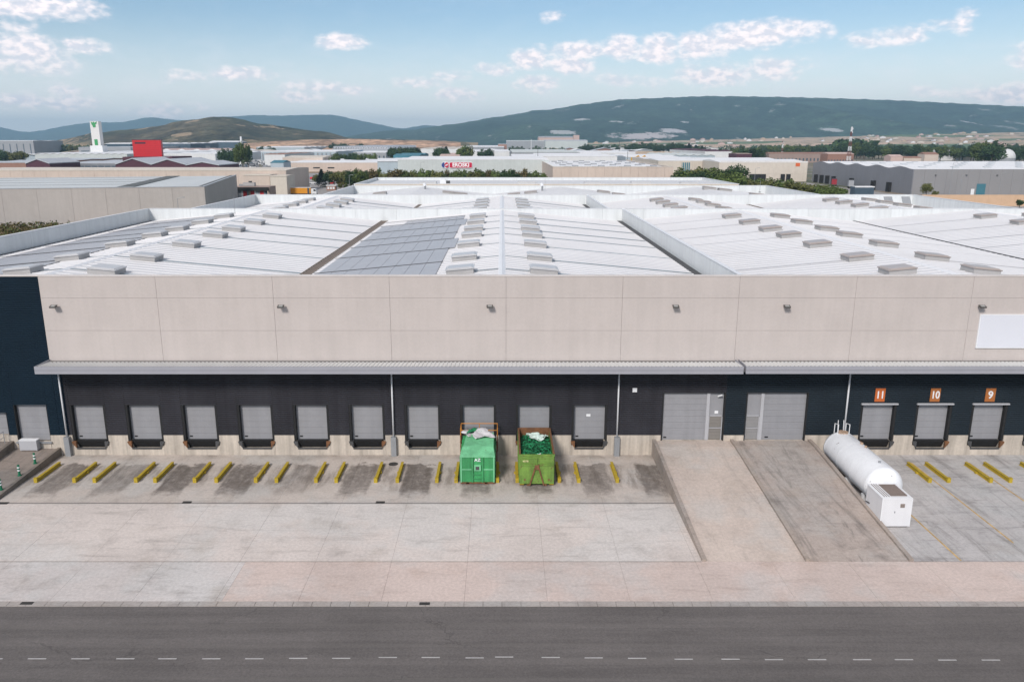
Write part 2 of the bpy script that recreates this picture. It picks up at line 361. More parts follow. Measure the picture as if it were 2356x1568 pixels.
# drainage channel with cast covers
dc_ = box('drain_channel', M_kerb, yard, -60, 11.55, -8.63, -8.37, -.028, -.008); box('channel_slot', M_iron, yard, -60, 11.55, -8.53, -8.49, -.0079, -.004)
for (u, v, wd, dp) in ((430, 1153, .30, .16), (875, 1153, .30, .16), (5, 1155, .40, .16), (62, 1385, .33, .13), (977, 1386, .28, .13)):
    X, Y = P(u, v); gr = box('drain_grate', M_iron, yard, X - wd, X + wd, Y - dp, Y + dp, -.02, .012)
X, Y = P(905, 1065)
mh = MB(); mh.prism_z([(X + .36 * math.cos(t * math.pi / 9), Y + .36 * math.sin(t * math.pi / 9)) for t in range(18)], -.01, .010); mh.build('manhole_cover', M_iron, yard)
# faded yellow bay lines on the right
for (X, y0, y1) in ((26.65, -16.1, -8.3), (31.0, -14.0, -1.6), (35.35, -13, -1.6), (39.7, -16, -1.6)):
    n = int((y1 - y0) / 1.6); 
    box('bay_line', M_line, yard, X - .055, X + .055, y0, y1, .0025, .006)

# ramps up to the two large doors
rp = thing('loading_ramp', 'light concrete ramp with kerbs rising to the large grey roller door left of the pillar', 'ramp')
def ramp_piece(parent, name, m, x0, x1, ya, yb, za, zb, lift=0.0, base=-.02):
    MB().hexa([(x0, ya, base), (x1, ya, base), (x1, yb, base), (x0, yb, base)],
              [(x0, ya, za + lift), (x1, ya, za + lift), (x1, yb, zb + lift), (x0, yb, zb + lift)]).build(name, m, parent)
def rz_(y): return max(.0, min(1.17, 1.17 * (y + 16.2) / 14.9))
def ramp(parent, m, x0, x1, kerbs):
    ys = [-16.2, -12.4, -8.6, -4.9, -1.3, 0]
    for a, b in zip(ys[:-1], ys[1:]): ramp_piece(parent, 'slab', m, x0 + .012, x1 - .012, a + .012, b - .012, rz_(a) + .006, rz_(b) + .006)
    for (k0, k1) in kerbs:
        for a, b in zip(ys[:-1], ys[1:]): ramp_piece(parent, 'kerb', M_rkerb, k0, k1, a, b, rz_(a), rz_(b), .15)
ramp(rp, M_ramp, 11.85, 17.6, ((11.6, 11.85),))
rp2 = thing('loading_ramp', 'darker stained concrete ramp between the middle kerb and the white tank', 'ramp')
ramp(rp2, M_ramp_d, 17.85, 23.6, ((17.6, 17.85), (23.6, 23.85)))
# stepped platforms at the far left
lr = thing('access_ramp', 'low stained concrete ramp with green and white posts at its edge, below the navy wall', 'ramp')
def lrz(y, h): return max(.0, h * (1 + y / (11.0 if h < 1 else 14.0)))
for a, b in ((-11, -7.5), (-7.5, -4), (-4, 0)):
    ramp_piece(lr, 'slab', M_left_ramp, -37.7, -34.42, a + .01, b - .01, lrz(a, .52) + .02, lrz(b, .52) + .02)
    ramp_piece(lr, 'kerb', M_kerbed, -34.4, -34.17, a, b, lrz(a, .52), lrz(b, .52), .10)
lr2 = thing('access_ramp', 'higher concrete ramp at the left edge leading to the small pale door', 'ramp')
for a, b in ((-14, -9), (-9, -4.5), (-4.5, 0)):
    ramp_piece(lr2, 'slab', M_left_ramp, -56, -38.0, a + .01, b - .01, lrz(a, 1.1) + .02, lrz(b, 1.1) + .02)
    ramp_piece(lr2, 'kerb', M_kerbed, -37.98, -37.72, a, b, lrz(a, 1.1), lrz(b, 1.1), .06)
hr = thing('handrail', 'thin grey handrail beside the small pale door at the left edge', 'handrail', (-38.2, -.4, 1.1))
for dy in (0, -1.1, -2.2): MB().tube((0, dy, -.1), (0, dy, .95), .025, n=6).build('post', M_gal, hr)
for zz_ in (.5, .95): MB().tube((0, 0, zz_), (0, -2.2, zz_ - .15), .02, n=6).build('rail', M_gal, hr)

# ================================================================== WAREHOUSE
wh = thing('warehouse', 'long warehouse in front, beige upper wall, dark dock front and white ridged roof', 'warehouse')
ZT = 14.05
# ---- upper wall panels
seam = [-34.1 + 8.6 * i for i in range(0, 12)]
zj = [7.55, 9.9, 12.37, 13.98]
box('wall_core', M_joint, wh, -34.1, 60.5, .06, .30, 7.0, 13.95)
for i in range(len(seam) - 1):
    for a, b in zip(zj[:-1], zj[1:]):
        box('wall_panel', M_panel, wh, seam[i] + .009, seam[i + 1] - .009, 0.0, .058, a + .007, b - .007)
box('coping', mat('beige_coping', (.56, .52, .50), .7), wh, -52.2, 60.5, -.03, .33, 13.98, ZT + .02)
def clad(x0, x1, z0, z1, m, y=0.0, pitch=.16, depth=.06, name='cladding'):
    n = max(1, int(round((z1 - z0) / pitch))); pr = []
    for i in range(n):
        z = z0 + (z1 - z0) * i / n; p = (z1 - z0) / n
        pr += [(y, z), (y, z + p * .46), (y + depth, z + p * .62), (y + depth, z + p * .95)]
    pr.append((y, z1))
    pr = [(y + .10, z0)] + pr + [(y + .10, z1)]
    return MB().prism_x(pr, x0, x1).build(name, m, wh)
# navy bay
clad(-52.2, -41.2, 1.63, 14.0, M_navy); clad(-41.2, -38.0, 3.45, 14.0, M_navy); clad(-38.0, -37.4, 1.63, 14.0, M_navy)
clad(-37.4, -34.85, 4.08, 14.0, M_navy); clad(-34.85, -34.12, 1.63, 14.0, M_navy); clad(-34.1, -33.35, 1.63, 7.0, M_navy, y=.004)
# dock zone
docks = [-31.77 + 4.277 * i for i in range(10)]; rdocks = [28.85, 33.1, 37.35, 41.6]
big = [(12.25, 17.1), (18.65, 23.4)]
ops = [(c - 1.375, c + 1.375, 4.08, 'd') for c in docks] + [(a, b, 5.08, 'b') for a, b in big] + [(c - 1.375, c + 1.375, 4.12, 'r') for c in rdocks]
xcur = -33.35
def clad_mat(x): return M_char if x < 17.2 else M_teal
for (a, b, zt, k) in ops:
    m = clad_mat(a if a < 18 else a)
    clad(xcur, a, 1.63, 7.0, M_char if xcur < 17 else M_teal); clad(a, b, zt, 7.0, m); xcur = b
clad(xcur, 60.5, 1.63, 7.0, M_teal)
# concrete base blocks between the openings
def base_block(x0, x1, z0=0.0, z1=1.61, y0=-.04):
    n = max(1, int(round((x1 - x0) / 3.2)))
    for i in range(n):
        a = x0 + (x1 - x0) * i / n; b = x0 + (x1 - x0) * (i + 1) / n
        box('base_block', M_base, wh, a + .008, b - .008, y0, .3, z0, z1)
base_block(-56, -37.4); base_block(-34.85, docks[0] - 1.375); base_block(-37.38, -34.87, 0, 1.08)
prev = docks[0] + 1.375
for c_ in docks[1:]:
    base_block(prev, c_ - 1.375); prev = c_ + 1.375
base_block(prev, big[0][0]); base_block(big[0][1], big[1][0]); base_block(big[1][1], rdocks[0] - 1.375)
prev = rdocks[0] + 1.375
for c_ in rdocks[1:]: base_block(prev, c_ - 1.375); prev = c_ + 1.375
base_block(prev, 60.5)
base_block(big[0][0], big[0][1], 0, 1.16); base_block(big[1][0], big[1][1], 0, 1.16)
sec_m = {}
def sections(parent, x0, x1, z0, z1, y, n, m=M_door):
    hgt = (z1 - z0) / n; key = (round(x1 - x0, 3), round(hgt, 3), m.name)
    if key not in sec_m:
        W, H = x1 - x0, hgt
        b = MB().box(0, W, 0, .05, .006, H - .006); b.box(.05, W - .05, -.006, .0, H * .30, H * .34); b.box(.05, W - .05, -.006, .0, H * .64, H * .68)
        sec_m[key] = b.mesh('door_section', m)
    for i in range(n): link('door_section', sec_m[key], parent, (x0, y, z0 + i * hgt))
def dock_door(c_, right=False, zt=4.08, lab=None):
    d = MB(); d.box(c_ - 1.372, c_ - 1.20, .03, .5, 1.2, zt) ; d.box(c_ + 1.20, c_ + 1.372, .03, .5, 1.2, zt); d.box(c_ - 1.20, c_ + 1.20, .03, .5, zt - .05, zt)
    fr = d.build('dock_door', M_black, wh, label=lab)
    sections(fr, c_ - 1.195, c_ + 1.195, 1.17, zt - .05, .36, 6)
    box('handle', M_black, fr, c_ - 1.02, c_ - .80, .33, .359, 1.36, 1.46)
    if right: box('lintel', M_door_l, fr, c_ - 1.40, c_ + 1.40, -.12, .34, zt - .02, zt + .09)
    # pit and lip below
    lv = MB().box(c_ - 1.372, c_ + 1.372, .45, .5, 0.0, 1.19); lv.box(c_ - 1.372, c_ - 1.12, -.04, .45, 0, .78); lv.box(c_ + 1.12, c_ + 1.372, -.04, .45, 0, .78)
    lv.box(c_ - 1.12, c_ + 1.12, -.04, .45, 0, .50)
    lv.build('pit_wall', M_base, wh)
    L = MB().prism_x([(-.02, 1.16), (.45, 1.17), (.45, .55), (.30, .55)], c_ - 1.10, c_ + 1.10).build('dock_leveller', M_black, wh)
    box('lip', M_gutd, L, c_ - 1.12, c_ + 1.12, -.10, .0, .50, .60)
    for s_ in (-1, 1):
        MB().prism_y([(c_ + s_ * 1.10, .62), (c_ + s_ * 1.10, 1.14), (c_ + s_ * 1.42, 1.14), (c_ + s_ * 1.38, .98)], -.16, .02).build('bumper', M_rust if s_ * (c_ % 2 - 1) > 0 else M_gutd, L)
for i, c_ in enumerate(docks): dock_door(c_)
for c_ in rdocks: dock_door(c_, True, 4.12)
# small stickers
wh_s = box('door_sticker', M_wht, wh, docks[9] - .22, docks[9] + .10, .335, .345, 3.02, 3.22)
# large doors with wicket doors
def big_door(a, b, wicket_right):
    d = MB().box(a + .002, a + .10, .03, .5, 1.16, 5.08); d.box(b - .10, b - .002, .03, .5, 1.16, 5.08); d.box(a + .1, b - .1, .03, .5, 5.0, 5.08)
    fr = d.build('large_door', M_black, wh)
    if wicket_right: x0, x1, w0, w1 = a + .1, b - 1.42, b - 1.18, b - .12
    else: x0, x1, w0, w1 = a + 1.42, b - .1, a + .12, a + 1.18
    sections(fr, x0, x1, 1.17, 5.0, .22, 8)
    p0 = (x1, w0) if wicket_right else (w1, x0)
    box('door_post', M_door_l, fr, p0[0], p0[1], .14, .30, 1.17, 5.0)
    box('infill_panel', M_door, fr, w0, w1, .24, .30, 3.18, 5.0)
    wd = MB().box(w0, w0 + .06, .20, .3, 1.17, 3.14); wd.box(w1 - .06, w1, .20, .3, 1.17, 3.14); wd.box(w0, w1, .20, .3, 3.08, 3.17); wd.box(w0 + .06, w1 - .06, .20, .3, 2.1, 2.16)
    wdo = wd.build('side_door', M_door_l, fr)
    return fr, (w0, w1)
fr1, w1_ = big_door(*big[0], True); fr2, w2_ = big_door(*big[1], False)
for f_, w_, cc in ((fr1, w1_, (.20, .185, .17)), (fr2, w2_, (.24, .235, .235))):
    sections(f_, w_[0] + .07, w_[1] - .07, 1.19, 2.08, .25, 3, mat('side_door_leaf' + str(cc), cc, .6)); sections(f_, w_[0] + .07, w_[1] - .07, 2.18, 3.06, .25, 3, mat('side_door_leaf' + str(cc), cc, .6))
box('door_sticker', M_wht, fr1, 16.35, 16.62, .215, .235, 3.3, 3.52); MB().tube((16.5, .1, 4.72), (16.75, -.12, 4.9), .06, n=8).build('camera_housing', M_wht, fr1)
for x_ in (12.5,): box('handle', M_black, fr1, x_, x_ + .22, .17, .213, 1.33, 1.42)
box('handle', M_black, fr2, 20.35, 20.6, .17, .213, 1.35, 1.44)
# navy side doors
for (a, b, z0, z1, n) in ((-37.4, -34.85, 1.1, 4.08, 6), (-41.2, -38.0, 1.15, 3.45, 5)):
    d = MB().box(a, a + .06, .03, .5, z0, z1 - .001); fr = d.build('side_dock_door', M_black, wh); box('jamb', M_black, fr, b - .06, b, .03, .5, z0, z1)
    sections(fr, a + .065, b - .065, z0, z1 - .02, .34, n)
box('threshold', M_gal, wh, -37.5, -34.75, -.18, -.045, 1.0, 1.1)
cab = thing('bench_cabinet', 'small white metal cabinet standing in front of the navy side door', 'cabinet', (-36.3, -.35, .54))
box('body', M_door_l, cab, -.72, .62, -.22, .22, .05, .82); box('lid', M_wht, cab, -.74, .64, -.24, .24, .821, .87)
for fx in (-.66, .5): box('foot', M_gal, cab, fx, fx + .07, -.18, .18, 0, .049)
# canopy: two runs
def canopy(x0, x1, ca, fz=7.10):
    c_ = thing_part = box('canopy_fascia', M_fascia, wh, x0, x1, -2.05, -1.98, fz, fz + .56)
    box('fascia_line', M_gutd, c_, x0, x1, -2.055, -2.051, fz + .27, fz + .285)
    n = int((x1 - x0) / .30); pr = []
    for i in range(n):
        a = x0 + (x1 - x0) * i / n; p = (x1 - x0) / n
        pr += [(a, 0), (a + p * .5, 0), (a + p * .6, .05), (a + p * .9, .05)]
    pr.append((x1, 0)); m = MB(); k = len(pr)
    vs = [(px_, -1.98, fz + .53 + dz) for px_, dz in pr] + [(px_, -.22, fz + .39 + dz) for px_, dz in pr]
    m.add(vs, [(i, i + 1, k + i + 1, k + i) for i in range(k - 1)]); m.build('canopy_sheet', M_cantop, c_)
    box('soffit', M_gutd, c_, x0 + .02, x1 - .02, -1.97, -.02, fz + .02, fz + .06)
    box('end_plate', M_fascia, c_, x0, x0 + .05, -1.98, -.02, fz + .062, fz + .56); box('end_plate', M_fascia, c_, x1 - .05, x1, -1.98, -.02, fz + .062, fz + .56)
    g_ = MB().box(x0, x1, -.22, -.20, fz + .25, fz + .42); g_.box(x0, x1, -.199, -.01, fz + .2, fz + .25); g_.build('canopy_gutter', M_gutd, c_)
canopy(-34.1, 17.62, 0, 7.12); canopy(17.80, 60.5, 0, 7.14)
# downpipes with guards
for x_ in (-33.5, -8.35, 8.85, 26.3, 43.6):
    MB().tube((x_, -.16, 1.5), (x_, -.16, 7.1), .065, n=10).build('downpipe', M_pipe, wh, smooth=True)
    MB().prism_z([(x_ - .20, -.05), (x_ - .20, -.36), (x_ + .20, -.36), (x_ + .20, -.05)], 0, 1.55).build('pipe_guard', M_gal, wh)
# floodlights
for x_ in (-33.06, -16.3, -.9, 12.8, 21.0, 35.4):
    f_ = MB().hexa([(x_ - .21, -.52, 11.70), (x_ + .21, -.52, 11.70), (x_ + .21, -.20, 11.78), (x_ - .21, -.20, 11.78)],
                   [(x_ - .24, -.50, 11.80), (x_ + .24, -.50, 11.80), (x_ + .24, -.18, 11.90), (x_ - .24, -.18, 11.90)]).build('floodlight', M_floodl, wh)
    MB().hexa([(x_ - .15, -.47, 11.80), (x_ + .15, -.47, 11.80), (x_ + .15, -.25, 11.88), (x_ - .15, -.25, 11.88)], [(x_ - .15, -.47, 11.825), (x_ + .15, -.47, 11.825), (x_ + .15, -.25, 11.90), (x_ - .15, -.25, 11.90)]).build('cover', M_lens, f_)
    box('bracket', M_floodl, f_, x_ - .05, x_ + .05, -.21, 0, 11.74, 11.84)
# dock numbers
for c_, t, mm in ((28.85 - .05, '11', M_orange), (33.1 - .1, '10', M_orange2), (37.35 - .15, '9', M_orange2)):
    s_ = box('number_sign', mm, wh, c_ - .38, c_ + .38, -.03, -.005, 4.34, 5.40)
    wall_text(t, .82, M_wht, s_, c_, -.045, 4.86, .95 if t == '9' else .8, 'number')
box('wall_notice', M_wht, wh, 9.93, 10.27, -.03, -.005, 5.1, 5.42)
ws = box('wall_sign', mat('blank_sign', (.62, .63, .68), .4, var=.02), wh, 35.55, 42.6, -.10, -.002, 8.63, 11.09)
box('sign_frame', M_wht, ws, 35.49, 35.548, -.11, -.002, 8.57, 11.15); box('sign_frame', M_wht, ws, 35.55, 42.6, -.11, -.002, 11.092, 11.15); box('sign_frame', M_wht, ws, 35.55, 42.6, -.11, -.002, 8.57, 8.628)

# ---- roof
ZV, ZR = 12.1, 13.72
def slope(xv, xr, y0, y1, m=M_roof, rib=1.0):
    n = int((y1 - y0) / rib); pr = []
    for i in range(n):
        a = y0 + (y1 - y0) * i / n; p = (y1 - y0) / n
        pr += [(a, 0), (a + p - .14, 0), (a + p - .12, .035), (a + p - .06, .035)]
    pr.append((y1, 0)); k = len(pr)
    vs = [(xv, yy, ZV + dz) for yy, dz in pr] + [(xr, yy, ZR + dz) for yy, dz in pr]
    fs = [(i, i + 1, k + i + 1, k + i) for i in range(k - 1)]
    if xr < xv: fs = [f[::-1] for f in fs]
    return MB().add(vs, fs).build('roof_slope', m, wh)
def on_slope(xr, half, x): return ZR - (ZR - ZV) * abs(x - xr) / half
def strip(xr, half, x0, x1, y, wd=.35, lift=.06, m=M_strip, name='rooflight_strip'):
    z0, z1 = on_slope(xr, half, x0) + lift, on_slope(xr, half, x1) + lift
    MB().hexa([(x0, y, z0 - .02), (x1, y, z1 - .02), (x1, y + wd, z1 - .02), (x0, y + wd, z0 - .02)],
              [(x0, y, z0), (x1, y, z1), (x1, y + wd, z1), (x0, y + wd, z0)]).build(name, m, wh)
skm = {}
def skylight(xr, half, xc, y, brown=False, sx=2.15, sy=1.9, low=-.02):
    key = (brown, sx, sy)
    if key not in skm:
        a, b = sx / 2, sy / 2
        k = MB().hexa([(-a, -b, -.3), (a, -b, -.3), (a, b, -.3), (-a, b, -.3)], [(-a, -b, .34), (a, -b, .34), (a, b, .34), (-a, b, .34)])
        r_ = MB().hexa([(-a - .06, -b - .06, .342), (a + .06, -b - .06, .342), (a + .06, b + .06, .342), (-a - .06, b + .06, .342)],
                       [(-a - .06, -b - .06, .43), (a + .06, -b - .06, .43), (a + .06, b + .06, .43), (-a - .06, b + .06, .43)])
        r_.box(-a - .02, a + .02, -b - .09, -b - .062, .36, .40)
        d = MB().hexa([(-a + .03, -b + .03, .432), (a - .03, -b + .03, .432), (a - .03, b - .03, .432), (-a + .03, b - .03, .432)],
                      [(-a + .15, -b + .15, .50), (a - .15, -b + .15, .50), (a - .15, b - .15, .50), (-a + .15, b - .15, .50)])
        skm[key] = (k.mesh('skylight', M_sky_k), r_.mesh('rim', M_sky_b if brown else M_sky_d), d.mesh('dome', M_sky_b if brown else M_sky_d))
    k, r_, d = skm[key]; zc = on_slope(xr, half, xc) + .04 - low
    o = link('skylight', k, wh, (xc, y, zc)); tilt = math.atan((ZR - ZV) / half) * (1 if xc > xr else -1)
    o.rotation_euler = (0, tilt, 0)
    link('rim', r_, o); link('dome', d, o)
def edge_cap(x0, x1, y0, y1, z): box('parapet_cap', M_cap, wh, x0, x1, y0, y1, z, z + .06)
def parapet(x0, x1, y0, y1, z0=9.5, z1=13.93, m=M_parap):
    """parapet wall made of standing panels with a folded cap"""
    if x1 - x0 > y1 - y0:
        n = max(1, int((x1 - x0) / 6.0))
        for i in range(n): box('parapet_panel', m, wh, x0 + (x1 - x0) * i / n + .01, x0 + (x1 - x0) * (i + 1) / n - .01, y0, y1, z0, z1)
        box('parapet_cap', M_cap, wh, x0, x1, y0 - .05, y1 + .05, z1 + .002, z1 + .05)
    else:
        n = max(1, int((y1 - y0) / 6.0))
        for i in range(n): box('parapet_panel', m, wh, x0, x1, y0 + (y1 - y0) * i / n + .01, y0 + (y1 - y0) * (i + 1) / n - .01, z0, z1)
        box('parapet_cap', M_cap, wh, x0 - .05, x1 + .05, y0, y1, z1 + .002, z1 + .05)
H1 = 17.4; Y1 = 61.0
SKY1 = [4.2, 11.6, 20.8, 29.0, 35.2, 43.3, 51.4]
for xr in (-34.8, 0, 34.8, 69.6):
    slope(xr - H1, xr, .32, Y1); slope(xr + H1, xr, .32, Y1)
    MB().prism_y([(xr - .30, ZR - .02), (xr, ZR + .10), (xr + .30, ZR - .02)], .32, Y1).build('ridge_cap', M_cap, wh)
    for i, y in enumerate(SKY1):
        for s_ in (-1, 1):
            xc = xr + s_ * 3.3
            skylight(xr, H1, xc, y + .85, brown=(xr > 30))
            big_ = .36 if xr < 30 else .14
            if xr == 0 and s_ == -1 or (xr == -34.8 and s_ == -1): 
                strip(xr, H1, xr + s_ * .3, xr + s_ * 2.2, y + 1.0, .16)
                continue
            strip(xr, H1, xr + s_ * 4.4, xr + s_ * (H1 - .5), y + .7, big_, m=M_strip if xr < 30 else mat('seam_grey', (.42, .42, .44), .5))
            if xr < 30: strip(xr, H1, xr + s_ * .3, xr + s_ * 2.2, y + 1.0, .16)
# valley gutters
for xv, m_, wd in ((-17.4, M_gut, .42), (17.4, M_gutd, .34), (52.2, M_gutd, .2), (-52.0, M_gutd, .2)):
    g_ = MB().box(xv - wd, xv + wd, .32, Y1, ZV + .02, ZV + .065).build('valley_gutter', m_, wh)
    if xv == -17.4: 
        box('gutter_lip', mat('rusty_flashing', (.30, .24, .19), .7), g_, xv - wd - .06, xv - wd, .32, Y1, ZV + .02, ZV + .13); box('gutter_lip', mat('rusty_flashing', (.30, .24, .19), .7), g_, xv + wd, xv + wd + .06, .32, Y1, ZV + .02, ZV + .13)
parapet(17.75, 18.0, .34, Y1 - .01, 9.5, 13.88); parapet(-52.45, -52.2, .0, Y1, 0, 13.93)
parapet(-52.2, 88, Y1, Y1 + .3, 9.5, 13.93)
# solar laminates: centre gable (left slope) and left gable (left slope)
pvm = {}
def pv(xr, half, x0, x1, y0, y1):
    z0, z1 = on_slope(xr, half, x0) + .075, on_slope(xr, half, x1) + .075
    MB().hexa([(x0, y0, z0 - .02), (x1, y0, z1 - .02), (x1, y1, z1 - .02), (x0, y1, z0 - .02)],
              [(x0, y0, z0), (x1, y0, z1), (x1, y1, z1), (x0, y1, z0)]).build('solar_panel', M_pv, wh)
rows = [.8, 4.6, 12.0, 21.2, 29.4, 35.6, 43.7, 51.8]
for i in range(len(rows)):
    y0 = rows[i] + .06; y1 = (rows[i + 1] if i + 1 < len(rows) else 57.0) - .22
    n = 8; xa, xb = -16.3, -5.3 + (.6 if i % 3 == 0 else 0)
    if i == 7: xa = -13.5
    for k in range(n): pv(0, H1, xa + (xb - xa) * k / n + .015, xa + (xb - xa) * (k + 1) / n - .015, y0, y1)
    box_y = y1
    strip(0, H1, -16.6, -5.2, y1 + .02, .24, .10, M_gutd, 'cable_tray')
    for k in range(7):
        a, b = -49.5 + 1.55 * k, -49.5 + 1.55 * (k + 1)
        if b > -38.6 + (i % 3) * .8: continue
        pv(-34.8, H1, a + .015, b - .015, y0, y1)
    strip(-34.8, H1, -50.0, -39.5 + (i % 2), y1 + .02, .24, .12, M_gutd, 'cable_tray')
# ---- second roof section
H2 = 15.3; Y2 = 92.5
for xr in (-30.6, 0, 30.6, 61.2):
    slope(xr - H2, xr, Y1 + .3, Y2, rib=1.5); slope(xr + H2, xr, Y1 + .3, Y2, rib=1.5)
    MB().prism_y([(xr - .35, ZR - .02), (xr, ZR + .10), (xr + .35, ZR - .02)], Y1 + .3, Y2).build('ridge_cap', M_cap, wh)
    for y in (65.6, 72.2, 78.4, 84.0):
        for s_ in (-1, 1):
            skylight(xr, H2, xr + s_ * 3.4, y, brown=(xr > 30))
            if xr <= 0: strip(xr, H2, xr + s_ * 4.5, xr + s_ * (H2 - .5), y, .45)
for xv, m_ in ((-15.3, M_gut), (15.3, M_gutd), (45.9, M_gut)): box('valley_gutter', m_, wh, xv - .35, xv + .35, Y1 + .3, Y2, ZV + .02, ZV + .065)
parapet(15.7, 15.95, Y1 + .31, Y2 - .01, 9.5, 13.88); parapet(-46.15, -45.9, Y1 + .31, Y2, 0, 13.93); parapet(76.5, 76.75, Y1 + .31, Y2, 0, 13.93)
parapet(-45.9, 76.5, Y2, Y2 + .3, 9.5, 13.93)
# ---- third section
Y3 = 124.0
for xr in (-17.8, 13.0, 43.8):
    slope(xr - 15.4, xr, Y2 + .3, Y3, M_roof2, 3.0); slope(xr + 15.4, xr, Y2 + .3, Y3, M_roof2, 3.0)
for (X, y) in ((-25, 108), (-11, 110), (-8.5, 110), (2.5, 111), (6, 111), (21.8, 116), (24.5, 112), (27, 104), (44, 114), (47, 113), (51, 104), (33, 100), (-24, 97)):
    xr = min((-17.8, 13.0, 43.8), key=lambda q: abs(q - X)); skylight(xr, 15.4, X, y, True, 2.6, 2.0)
parapet(-33.5, -33.2, Y2 + .31, Y3, 0, 13.93); parapet(59.2, 59.5, Y2 + .31, Y3, 0, 13.93)
# ---- fourth, slightly higher section with a cream front
M_cream = mat('cream_wall', (.50, .44, .37), .9, var=.08, scale=.2, streak=.08)
Y4 = 157.0
for i in range(14): box('wall_panel', M_cream, wh, -33 + 6.15 * i + .01, -33 + 6.15 * (i + 1) - .01, Y3, Y3 + .3, 9.5, 14.3)
box('parapet_cap', M_cap, wh, -33.1, 53.2, Y3 - .05, Y3 + .35, 14.302, 14.36)
parapet(53.3, 59.5, Y3, Y3 + .3, 9.5, 13.93); parapet(-33.2, 53.2, Y3 - .36, Y3 - .06, 9.5, 13.93)
box('flat_roof', M_roof2, wh, -33, 53, Y3 + .3, Y4, 13.55, 13.6)
parapet(-33.3, -33, Y3 + .3, Y4, 0, 14.25); parapet(53, 53.3, Y3 + .3, Y4, 0, 14.25); parapet(-33, 53, Y4, Y4 + .3, 9.5, 14.25)
for (X, y, a) in ((-18, 140, 2), (6, 142, 2.2), (22, 139, 2), (34, 141, 2.4), (45, 138, 2)): box('roof_hatch', M_sky_d, wh, X - a, X + a, y - 1.2, y + 1.2, 13.602, 14.1)
# roof plant
pu = thing('rooftop_unit', 'white air handling unit with a dark fan box on the farthest roof edge', 'rooftop unit', (-13.2, 128.5, 13.6))
box('housing', M_wht, pu, -1.6, .6, -1.0, 1.0, .35, 2.3); box('cowl', M_wht, pu, -1.7, .3, -.9, .9, 2.302, 2.75); box('fan_box', M_gutd, pu, .62, 2.0, -.9, .9, .35, 1.9)
for fx in (-2.4, -1.2, .9, 2.2): box('foot', M_gutd, pu, fx - .12, fx + .12, -1.1, 1.1, 0, .349)
box('rail', M_gal, pu, -2.9, 3.2, -1.12, -1.05, .25, .349)
for u, lab in ((983, 'white roof cowl beyond the solar roof, left of the ridge line'), (1245, 'white roof cowl on the far roof, right of the ridge line')):
    X = (u - UV) * 176 / F
    t_ = thing('roof_cowl', lab, 'vent', (X, 116, 12.6)); MB().tube((0, 0, 0), (0, 0, 1.7), .22, n=10).build('pipe', M_gal, t_)
    MB().tube((0, 0, 1.7), (-.25, 0, 2.3), .34, .30, n=10).build('hood', M_wht, t_)
pn = thing('antenna_dish_pair', 'pair of tilted grey dishes on a frame at the right roof corner', 'satellite dishes', (66.5, 78, 12.9))
for dx in (-1.4, 1.6):
    MB().tube((dx, 0, 0), (dx, 0, .9), .06, n=6).build('post', M_gal, pn); q = MB(); q.prism_x([(-.5, .5), (-.45, .45), (.45, 1.6), (.4, 1.65)], dx - .7, dx + .7); q.build('dish', M_gal, pn)
box('base_frame', M_gal, pn, -2.4, 2.6, -.5, .5, 0.3, .36)
for (X, y, hh, lab) in ((-38.5, 58.0, 3.4, 'thin lightning rod standing behind the left roof parapet'), (57.0, 121.0, 2.6, 'short dark rod on the far right roof corner'), (9.5, 121, 3.0, 'thin pale rod standing on the far roof near the middle')):
    r_ = thing('lightning_rod', lab, 'rod', (X, y, 12.6)); MB().tube((0, 0, 0), (0, 0, hh), .045, .02, n=6).build('rod', M_gal, r_); box('base', M_gutd, r_, -.2, .2, -.2, .2, 0, .12)

# ================================================================== DOCK FURNITURE
# wheel guides
BAR = [140, 224, 268, 358, 400, 486, 533, 619, 664, 750, 794, 880, 927, 1013, 1055, 1145, 1188, 1280, 1322, 1406]
bars = [((u - UV) * 60 / F, -2.0, -5.15) for u in BAR] + [(x_, -2.0, -5.15) for x_ in (30.5, 31.85, 34.85, 36.25, 39.0, 40.5)]
wgm = {}
def guide_mesh(side):
    if side in wgm: return wgm[side]
    a = MB().prism_y([(-.05, 0), (-.05, .24), (.05, .24), (.05, .0)], -3.15, 0); a.box(-.10, .10, -3.2, -3.15, 0, .36)
    p = MB().box(-.12, .12, -3.26, -3.04, 0, .36); f_ = MB().box(.051 if side > 0 else -.2, .2 if side > 0 else -.051, -1.7, -1.5, 0, .14); f_.box(-.12, .12, -.1, 0, 0, .03); f_.box(-.11, .11, -3.0, -.1, 0, .02)
    c_ = MB().prism_y([(-.10, .241), (-.10, .27), (.10, .27), (.10, .241)], -3.0, -.02)
    wgm[side] = (a.mesh('rail', M_yel), p.mesh('end_stop', M_yel), f_.mesh('foot', M_yel), c_.mesh('flange', M_yel)); return wgm[side]
wl = ['beside the green and white posts', 'right of the first dock door']
dn = ['leftmost', 'second', 'third', 'fourth', 'fifth', 'sixth', 'seventh', 'eighth', 'ninth', 'tenth']
for i, (X, ya, yb) in enumerate(bars):
    side = 1 if i % 2 == 1 else -1
    if i < 20: lab = 'yellow steel wheel guide on the %s side of the bay below the %s dock door' % ('left' if i % 2 == 0 else 'right', dn[i // 2])
    else: lab = 'yellow steel wheel guide on the %s side below the %s orange numbered dock sign' % ('left' if i % 2 == 0 else 'right', ('left', 'middle', 'right')[(i - 20) // 2])
    t_ = thing('wheel_guide', lab, 'wheel guide', (X, ya, 0.0), group='yellow wheel guides in the dock bays')
    for nm, me in zip(('rail', 'end_stop', 'foot', 'flange'), guide_mesh(side)): link(nm, me, t_)
